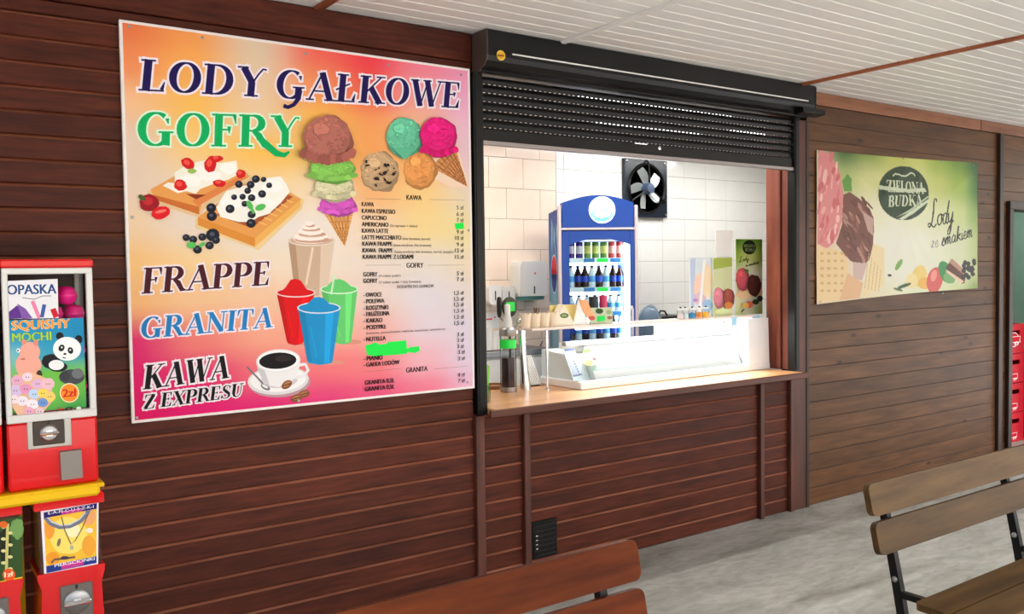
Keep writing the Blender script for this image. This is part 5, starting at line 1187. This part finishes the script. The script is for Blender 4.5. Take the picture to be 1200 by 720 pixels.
# ------------------------------------------------------------------ benches
M_BENCHA = mottled('varnished_orange_pine', c8(78,28,4), c8(116,52,12), 3, rough=.5, spec=.1, stretch=(.5,4,4), bump=.04, fine=7)
M_BENCHB = mottled('faded_olive_pine', c8(72,50,24), c8(106,78,42), 3, rough=.45, spec=.2, stretch=(.5,4,4), bump=.05, fine=7, knots=1.6)
def slab(L_, w_, t_, mt):
    """plank with rounded corners, long axis x, face in x-z, thickness y"""
    r_ = .028; pts = []
    for cx_, cz_, a0_ in ((L_-r_, w_-r_, 0), (r_, w_-r_, 90), (r_, r_, 180), (L_-r_, r_, 270)):
        for i in range(5): a = math.radians(a0_+i*22.5); pts.append((cx_+r_*math.cos(a), cz_+r_*math.sin(a)))
    mb = MB().prism(pts, 'y', 0, t_); return mesh(mb, mt, name='bench_plank')
def bench(label, x0_, L_, mt, yb_):
    o = thing('bench', label, 'bench', (x0_, yb_, 0), group='wooden benches')
    lean = math.radians(12)
    ba = slab(L_, .126, .026, mt); 
    # backrest: two boards leaning towards the wall
    ey_, ez_ = math.sin(lean), math.cos(lean)
    for z_ in (.58, .726):
        b_ = inst('backrest_board', ba, o, (0, -(.85-z_)*math.tan(lean), z_), (-lean, 0, 0))
    se = slab(L_, .135, .026, mt)
    for i in range(2): inst('seat_board', se, o, (0, -.36+i*.143+.0, .43), (PI/2, 0, 0)).location = (0, -.19-i*.145, .4145)
    for x_ in (.14, L_/2+.0, L_-.14) if L_ > 1.5 else (.14, L_-.14):
        yb2 = lambda z: -(.85-z)*math.tan(lean)+.0275
        obj('leg', MB().prism([(yb2(.83),.83),(yb2(.83)+.03,.83),(yb2(.42)+.036,.42),(yb2(0)+.05,0),(yb2(0)+.012,0),(yb2(.42),.42)], 'x', x_-.014, x_+.014), M_BLACK, o, world=False)
        obj('leg', MB().prism([(-.47,.414),(yb2(.4),.414),(yb2(.39),.39),(-.4,.39),(-.47,0),(-.5,0)], 'x', x_-.014, x_+.014), M_BLACK, o, world=False)
        obj('bolt', MB().lathe([(.012,0),(.012,.004),(.006,.009),(0,.01)], seg=12).xf(Matrix.Translation((x_-.014,yb2(.46)+.017,.46)) @ Matrix.Rotation(-PI/2,4,'Y')), M_STEEL, o, True, world=False)
    for x_ in (.14, L_-.14): obj('end_brace', MB().box(x_-.012, x_+.012, -.45, -.12, .1, .12), M_BLACK, o, world=False)
    return o
bench('glossy orange-brown slatted bench in the foreground below the serving window', 1.9-2.2, 2.2, M_BENCHA, -1.86)
bench('faded olive-brown slatted bench in front of the banner wall', 3.085, 2.2, M_BENCHB, -1.9)

# ------------------------------------------------------------------ toy vending machines
VY = -.45
def lock_plate(o, xc, zc, w_, h_, y_, drawer=None):
    pl = obj('coin_plate', MB().box(xc-w_/2, xc+w_/2, y_-.008, y_, zc-h_/2, zc+h_/2, .003), M_CHUTE if w_ > .1 else M_PLATE, o)
    obj('coin_dial', MB().lathe([(h_*.34,0),(h_*.34,.006),(h_*.28,.012),(0,.013)], seg=20).xf(Matrix.Translation((xc, y_-.008, zc)) @ RX), M_STEEL, pl, True)
    obj('dial_handle', MB().box(xc-h_*.36, xc+h_*.36, y_-.035, y_-.018, zc-h_*.07, zc+h_*.07, .006).box(xc-.01, xc+.01, y_-.022, y_-.014, zc-.01, zc+.01), M_CHROME, pl)
    obj('coin_slot', MB().box(xc-.004, xc+.004, y_-.0095, y_-.008, zc+h_*.36, zc+h_*.48, 0), M_BLACKM, pl)
    return pl
def tall_machine(x0_, x1_, label, pictures, pink):
    zb_, zm, zt2 = .963, 1.2, 1.765; yb_ = VY+.26
    o = thing('vending_machine', label, 'vending machine', ((x0_+x1_)/2, VY+.13, zb_), group='tall toy vending machines')
    obj('base', MB().box(x0_, x1_, VY, yb_, zb_, zm, .008), M_RED, o)
    obj('lid', MB().box(x0_-.006, x1_+.004, VY-.006, yb_+.006, zt2-.03, zt2, .007), M_RED, o)
    fm = mat('frame_grey_white', c8(206,204,200), .35, metal=.2)
    for xa, xb in ((x0_, x0_+.019), (x1_-.022, x1_)):
        obj('frame_post', MB().box(xa, xb, VY-.004, VY+.018, zm, zt2-.03, .003), fm, o)
        obj('frame_post', MB().box(xa, xb, yb_-.018, yb_, zm, zt2-.03, .003), fm, o)
    obj('frame_rail', MB().box(x0_, x1_, VY-.006, VY+.018, zm, zm+.03, .003), fm, o); obj('frame_rail', MB().box(x0_, x1_, VY-.005, VY+.018, zt2-.052, zt2-.03, .003), fm, o)
    obj('window_pane', MB().box(x0_+.02, x1_-.02, VY+.004, VY+.007, zm+.03, zt2-.05), M_GLASS, o)
    for xa in (x0_+.004, x1_-.007): obj('window_pane', MB().box(xa, xa+.003, VY+.018, yb_-.018, zm, zt2-.03), M_DGLASS, o)
    obj('back_panel', MB().box(x0_+.02, x1_-.02, yb_-.006, yb_, zm, zt2-.03), mat('smoky_plastic', c8(60,40,38), .4), o)
    return o
v1 = tall_machine(.302, .586, 'tall red toy vending machine with a panda picture and pink capsules', None, True)
xc_ = .45
lock_plate(v1, W(57,507,VY)[0], W(57,507,VY)[1], .1, .085, VY)
obj('plate_surround', MB().box(W(31,488,VY)[0], W(83,488,VY)[0], VY-.004, VY, W(57,525,VY)[1], W(57,487,VY)[1], .003), mat('pale_steel', (.42,.41,.38,1), .45, metal=1), v1)
ca, cb = W(70,530,VY), W(96,560,VY)
obj('chute_door', MB().prism([(VY,cb[1]),(VY-.022,cb[1]+.004),(VY-.008,ca[1]),(VY,ca[1]+.004)], 'x', ca[0], cb[0]), M_CHUTE, v1)
P = Print(lambda a, b: W(a, b, VY+.0035))
P.poly([(8.5,329.5),(67.5,327),(68.5,373),(9,374)], c8(232,230,236)); P.text('OPASKA', (8.5,345.5), 12, c8(24,72,130), end=66, bold=.06)
P.poly([(10,366),(20,358),(32,373),(10,374)], c8(96,50,140)); P.poly([(20,356),(30,362),(38,373),(26,374)], c8(130,90,170)); P.line([(38,353),(46,373)], 4, c8(236,130,170)); P.line([(52,357),(49,372)], 4, c8(60,90,160)); P.line([(62,362),(66,372)], 6, c8(206,30,50)); P.line([(26,349),(40,351),(50,347),(60,347)], .8, c8(90,90,100))
P.build('headband_picture', v1, VY+.0035)
P = Print(lambda a, b: W(a, b, VY+.0035))
f_ = grid_color([[(30,140,190)]*3, [(40,150,196),(36,146,190),(30,136,184)], [(120,190,200),(60,160,190),(40,140,184)], [(120,196,90),(110,190,70),(120,196,80)], [(90,170,60),(120,200,80),(96,176,70)], [(70,140,60),(80,160,70),(60,150,80)]], W(9,372,VY)[0], W(98,372,VY)[0], W(9,488,VY)[1], W(9,372,VY)[1])
xa, za = W(9.5,487,VY+.0035); xb, zb2 = W(97.5,372.5,VY+.0035)
field_sheet(P, f_, xa, xb, za+.004, zb2, 10, 12)
P.text('SQUISHY', (14,387), 11, c8(246,150,60), end=82, bold=.065, outline=c8(250,232,180)); P.text('MOCHI', (14.5,401), 10.5, c8(170,206,60), end=60, bold=.06, outline=c8(70,120,50))
PK = c8(240,168,150)
P.ell(35,412,12,11,PK,jit=.03); P.ell(33,428,15,15,PK,jit=.03); P.ell(28,401,3,3,c8(226,140,130)); P.ell(42,402,3,3.4,c8(226,140,130)); P.ell(21.5,411,2.4,2.4,c8(250,250,250)); P.ell(21,411,1,1.2,c8(20,20,20)); P.ell(27,421,3,1,c8(206,110,104))
BKK = c8(28,28,34)
P.ell(60,424,11,9,BKK,jit=.05); P.ell(68,430,11,6,BKK); P.ell(66,428,9,6,c8(240,240,240)); P.ell(70,394,4.5,4.5,BKK); P.ell(92,398,4.5,5,BKK); P.ell(78.5,409,16.5,14,c8(244,244,244)); P.ell(72,408,3.4,4.2,BKK,rot=30); P.ell(82.5,411,3.2,4,BKK,rot=-20); P.ell(72.4,407.4,1,1,c8(250,250,250)); P.ell(82.3,410.4,1,1,c8(250,250,250)); P.ell(76,415,1.8,1.2,BKK); P.line([(73,419),(77,420)],1,BKK)
P.ell(84,442,15,9,c8(70,72,78)); P.ell(76,441,6,6,c8(60,60,66)); P.ell(91,438,7,6,c8(110,112,116)); P.ell(46,439,3.4,5,c8(60,50,40)); P.ell(46,443,4,3,c8(226,190,70))
P.poly([(10,470),(16,440),(36,436),(60,446),(62,470),(48,486),(20,486)], c8(236,186,150))
for x, y, r_, c_ in ((20,446,7,(232,170,200)),(32,442,6,(240,214,226)),(44,450,7,(226,180,214)),(56,450,8,(240,190,200)),(18,458,8,(214,190,226)),(30,456,7,(226,150,190)),(40,462,7,(190,210,240)),(50,461,6,(246,214,90)),(58,465,7,(246,206,110)),(26,470,7,(236,226,236)),(38,474,7,(250,230,236)),(50,472,6,(110,150,210)),(16,468,6,(246,220,226)),(34,482,6,(236,170,196)),(46,482,5,(240,200,214))): P.ell(x, y, r_, r_*.85, c8(*c_), 12, jit=.05); P.ell(x-1.5, y+.2, .7, .8, c8(60,50,60), 6); P.ell(x+1.5, y+.2, .7, .8, c8(60,50,60), 6)
P.ell(81,460.5,11.5,11.5,c8(250,232,190)); P.ell(81,460.5,10.3,10.3,c8(242,140,40)); P.text('2z\u0142', (73.5,465.5), 9.5, c8(206,30,30), end=89.5, bold=.06)
P.text('3+', (68,482), 4, c8(206,30,40), end=75); P.text('CE', (77,482), 5, c8(20,30,30), end=86); P.ell(92,479,3,2.4,c8(206,230,200)); P.build('squishy_toy_picture', v1, VY+.0035)
cpm = mesh(MB().lathe([(0,0),(.016,.003),(.027,.013),(.032,.03),(.033,.032),(.033,.036),(.032,.038),(.027,.054),(.016,.064),(0,.067)], seg=18), mat('pink_capsule', c8(236,20,132), .2, coat=.4), True, 'toy_capsule')
cpw = mesh(MB().lathe([(0,0),(.016,.003),(.027,.013),(.032,.03),(.033,.032),(.033,.036),(.032,.038),(.027,.054),(.016,.064),(0,.067)], seg=18), mat('clear_capsule', c8(206,196,196), .15, alpha=.5), True, 'toy_capsule')
k_ = 0; random.seed(3)
for zz in range(8):
    for xx in range(3):
        for yy in range(2):
            px2 = .37+xx*.07+(.026 if zz % 2 else 0); z_ = 1.203+zz*.0665
            if px2 > .545 or z_ > 1.665: continue
            pk = random.random() < .78 or zz > 4
            tag(inst('toy_capsule', cpm if pk else cpw, None, (px2, -.4+yy*.085+(.02 if zz % 2 else 0), z_), (0, 0, random.uniform(0,3))), '%s toy capsule inside the tall panda vending machine' % ('glossy pink' if pk else 'clear'), 'capsule', 'toy capsules in the tall machine')
v2 = tall_machine(.012, .288, 'tall red toy vending machine mostly outside the left edge', None, False)
lock_plate(v2, .15, 1.09, .1, .085, VY)
P = Print(lambda a, b: (a, b)); P.poly([(.045,1.235),(.27,1.235),(.27,1.7),(.045,1.7)], c8(90,40,130)); P.ell(.158,1.45,.08,.1,c8(150,80,180)); P.build('purple_picture', v2, VY+.0035)
def short_machine(x0_, x1_, label):
    zt2, zm, zb_ = .936, .665, .2; y0_, y1_ = VY-.01, VY+.2
    o = thing('vending_machine', label, 'vending machine', ((x0_+x1_)/2, VY+.1, zb_), group='short toy vending machines')
    g = .012; obj('lid', MB().prism([(x0_-.012,zt2-.046),(x0_-.012,zt2-.014),(x0_+.002,zt2),(x1_-.002,zt2),(x1_+.012,zt2-.014),(x1_+.012,zt2-.046)], 'y', y0_-.012, y1_+.012), M_RED, o)
    obj('globe', MB().box(x0_, x1_, y0_, y1_, zm, zt2-.046, .004), mat('brown_smoky_globe', c8(90,56,46), .15, alpha=.75), o)
    cx_ = (x0_+x1_)/2; hw2 = (x1_-x0_)/2
    pts = [(cx_-hw2-.008,zm),(cx_+hw2+.008,zm),(cx_+hw2+.008,zm-.02),(cx_+hw2-.004,zm-.06),(cx_+hw2+.012,zb_),(cx_-hw2-.012,zb_),(cx_-hw2+.004,zm-.06),(cx_-hw2-.008,zm-.02)]
    obj('base', MB().prism(pts, 'y', y0_-.008, y1_), M_RED, o)
    lock_plate(o, cx_+.012, zm-.115, .105, .125, y0_-.008)
    obj('chute_door', MB().prism([(y0_-.008,zm-.3),(y0_-.03,zm-.296),(y0_-.016,zm-.21),(y0_-.008,zm-.205)], 'x', cx_-.03, cx_+.035), M_CHUTE, o)
    return o
s1_ = short_machine(.385, .585, 'short red toy machine with a silver necklace picture under the yellow bar')
YP = VY-.011
P = Print(lambda a, b: W(a, b, YP))
P.poly([(47.5,597),(115.5,587.5),(115,664),(52,678)], c8(244,238,244))
P.poly([(51,601),(113.5,590),(113,660),(54.5,672)], c8(250,196,60))
cA = P.m(83,630)
P.ell(80,628,22,22,c8(252,226,110),jit=.03); P.ell(104,606,8,10,c8(240,170,110)); P.ell(58,620,6,12,c8(246,160,60)); P.ell(104,640,8,12,c8(246,170,60)); P.ell(62,655,8,8,c8(246,160,50)); P.ell(85,622,9,8,c8(254,244,190))
P.line([(53,606),(60,614),(70,618),(82,617),(93,612),(101,604),(104,598)], 5, c8(120,124,140)); P.line([(53,604),(61,612),(71,616),(82,615),(93,609),(100,601)], 1.6, c8(206,206,214))
P.line([(72,606),(76,622),(83,638),(88,634),(97,618),(103,603)], 1.1, c8(110,90,70)); P.ell(84,642,2.2,3,c8(190,180,160)); P.ell(69,636,2,5,c8(130,116,100),rot=15); P.ell(105,622,4,3,c8(244,232,220)); P.line([(60,660),(64,656),(76,655),(88,653)], 2.4, c8(120,90,80)); P.ell(76,654,5,2,c8(70,60,80))
P.poly([(51,601),(113.5,590),(113.4,596.5),(51.4,607.5)], c8(40,30,110)); P.poly([(72,600),(96,595.5),(96,599.5),(72,603.5)], c8(206,60,150)); P.text('\u0141-A-\u0143-C-U-S-Z-K-I', (56,603.5), 3.6, c8(250,250,250), end=110, bold=.02, shear=0)
P.poly([(54,664),(113,652),(113,660),(54.5,672)], c8(40,60,140)); P.poly([(72,661),(98,656),(98,662),(72,668)], c8(206,60,150)); P.text('PIER\u015aCIONKI', (64,665), 3.8, c8(250,250,250), end=111, bold=.02)
for it in P.it[-4:]: pass
P.build('necklace_picture', s1_, YP)
s2_ = short_machine(.12, .325, 'short red toy machine with a green plant picture at the left edge')
P = Print(lambda a, b: W(a, b, YP))
P.poly([(0,610),(26.5,605.5),(26.5,687),(0,693)], c8(56,84,44)); P.poly([(-12,612),(0,610),(0,693),(-12,696)], c8(56,84,44))
P.ell(20,620,8,12,c8(120,160,90),jit=.1); P.ell(6,640,7,22,c8(40,44,30),jit=.1); P.line([(9,614),(8,650),(7,685)], 3, c8(206,200,120))
for i in range(8): P.ell(4+(i%2)*8, 618+i*7, 3, 2, c8(226,216,150), 8)
P.ell(4,615,5,4,c8(230,110,40)); P.poly([(-12,684),(26.5,676),(26.5,687),(-12,696)], c8(236,200,40)); P.ell(10.5,674,7.5,7.5,c8(236,90,40)); P.text('1z\u0142', (5.5,677), 6, c8(250,240,200), end=15.5, bold=.06)
P.build('plant_picture', s2_, YP)
vs_ = thing('machine_stand', 'yellow tubular steel stand carrying the toy vending machines', 'stand', (.3, -.32, 0))
obj('crossbar', MB().box(-.1, .582, VY-.045, VY-.024, .921, .963, .01), M_YELL, vs_)
obj('crossbar', MB().box(-.1, .582, VY+.235, VY+.262, .908, .944, .012), M_YELL, vs_)
obj('tray', MB().box(-.1, .6, VY-.024, VY+.25, .945, .961, .003), M_YELL, vs_)
obj('tray', MB().box(-.1, .62, VY-.04, VY+.25, .18, .198, .003), M_YELL, vs_)
for x_ in (-.09, .352): obj('upright', MB().tube([(x_, VY+.2486, .0), (x_, VY+.2486, .908)], .0125, 10), M_YELL, vs_, True)
for x_ in (-.08, .6):
    for y_ in (VY-.02, VY+.23): obj('leg', MB().tube([(x_, y_, 0), (x_, y_, .18)], .0125, 10), M_YELL, vs_, True)
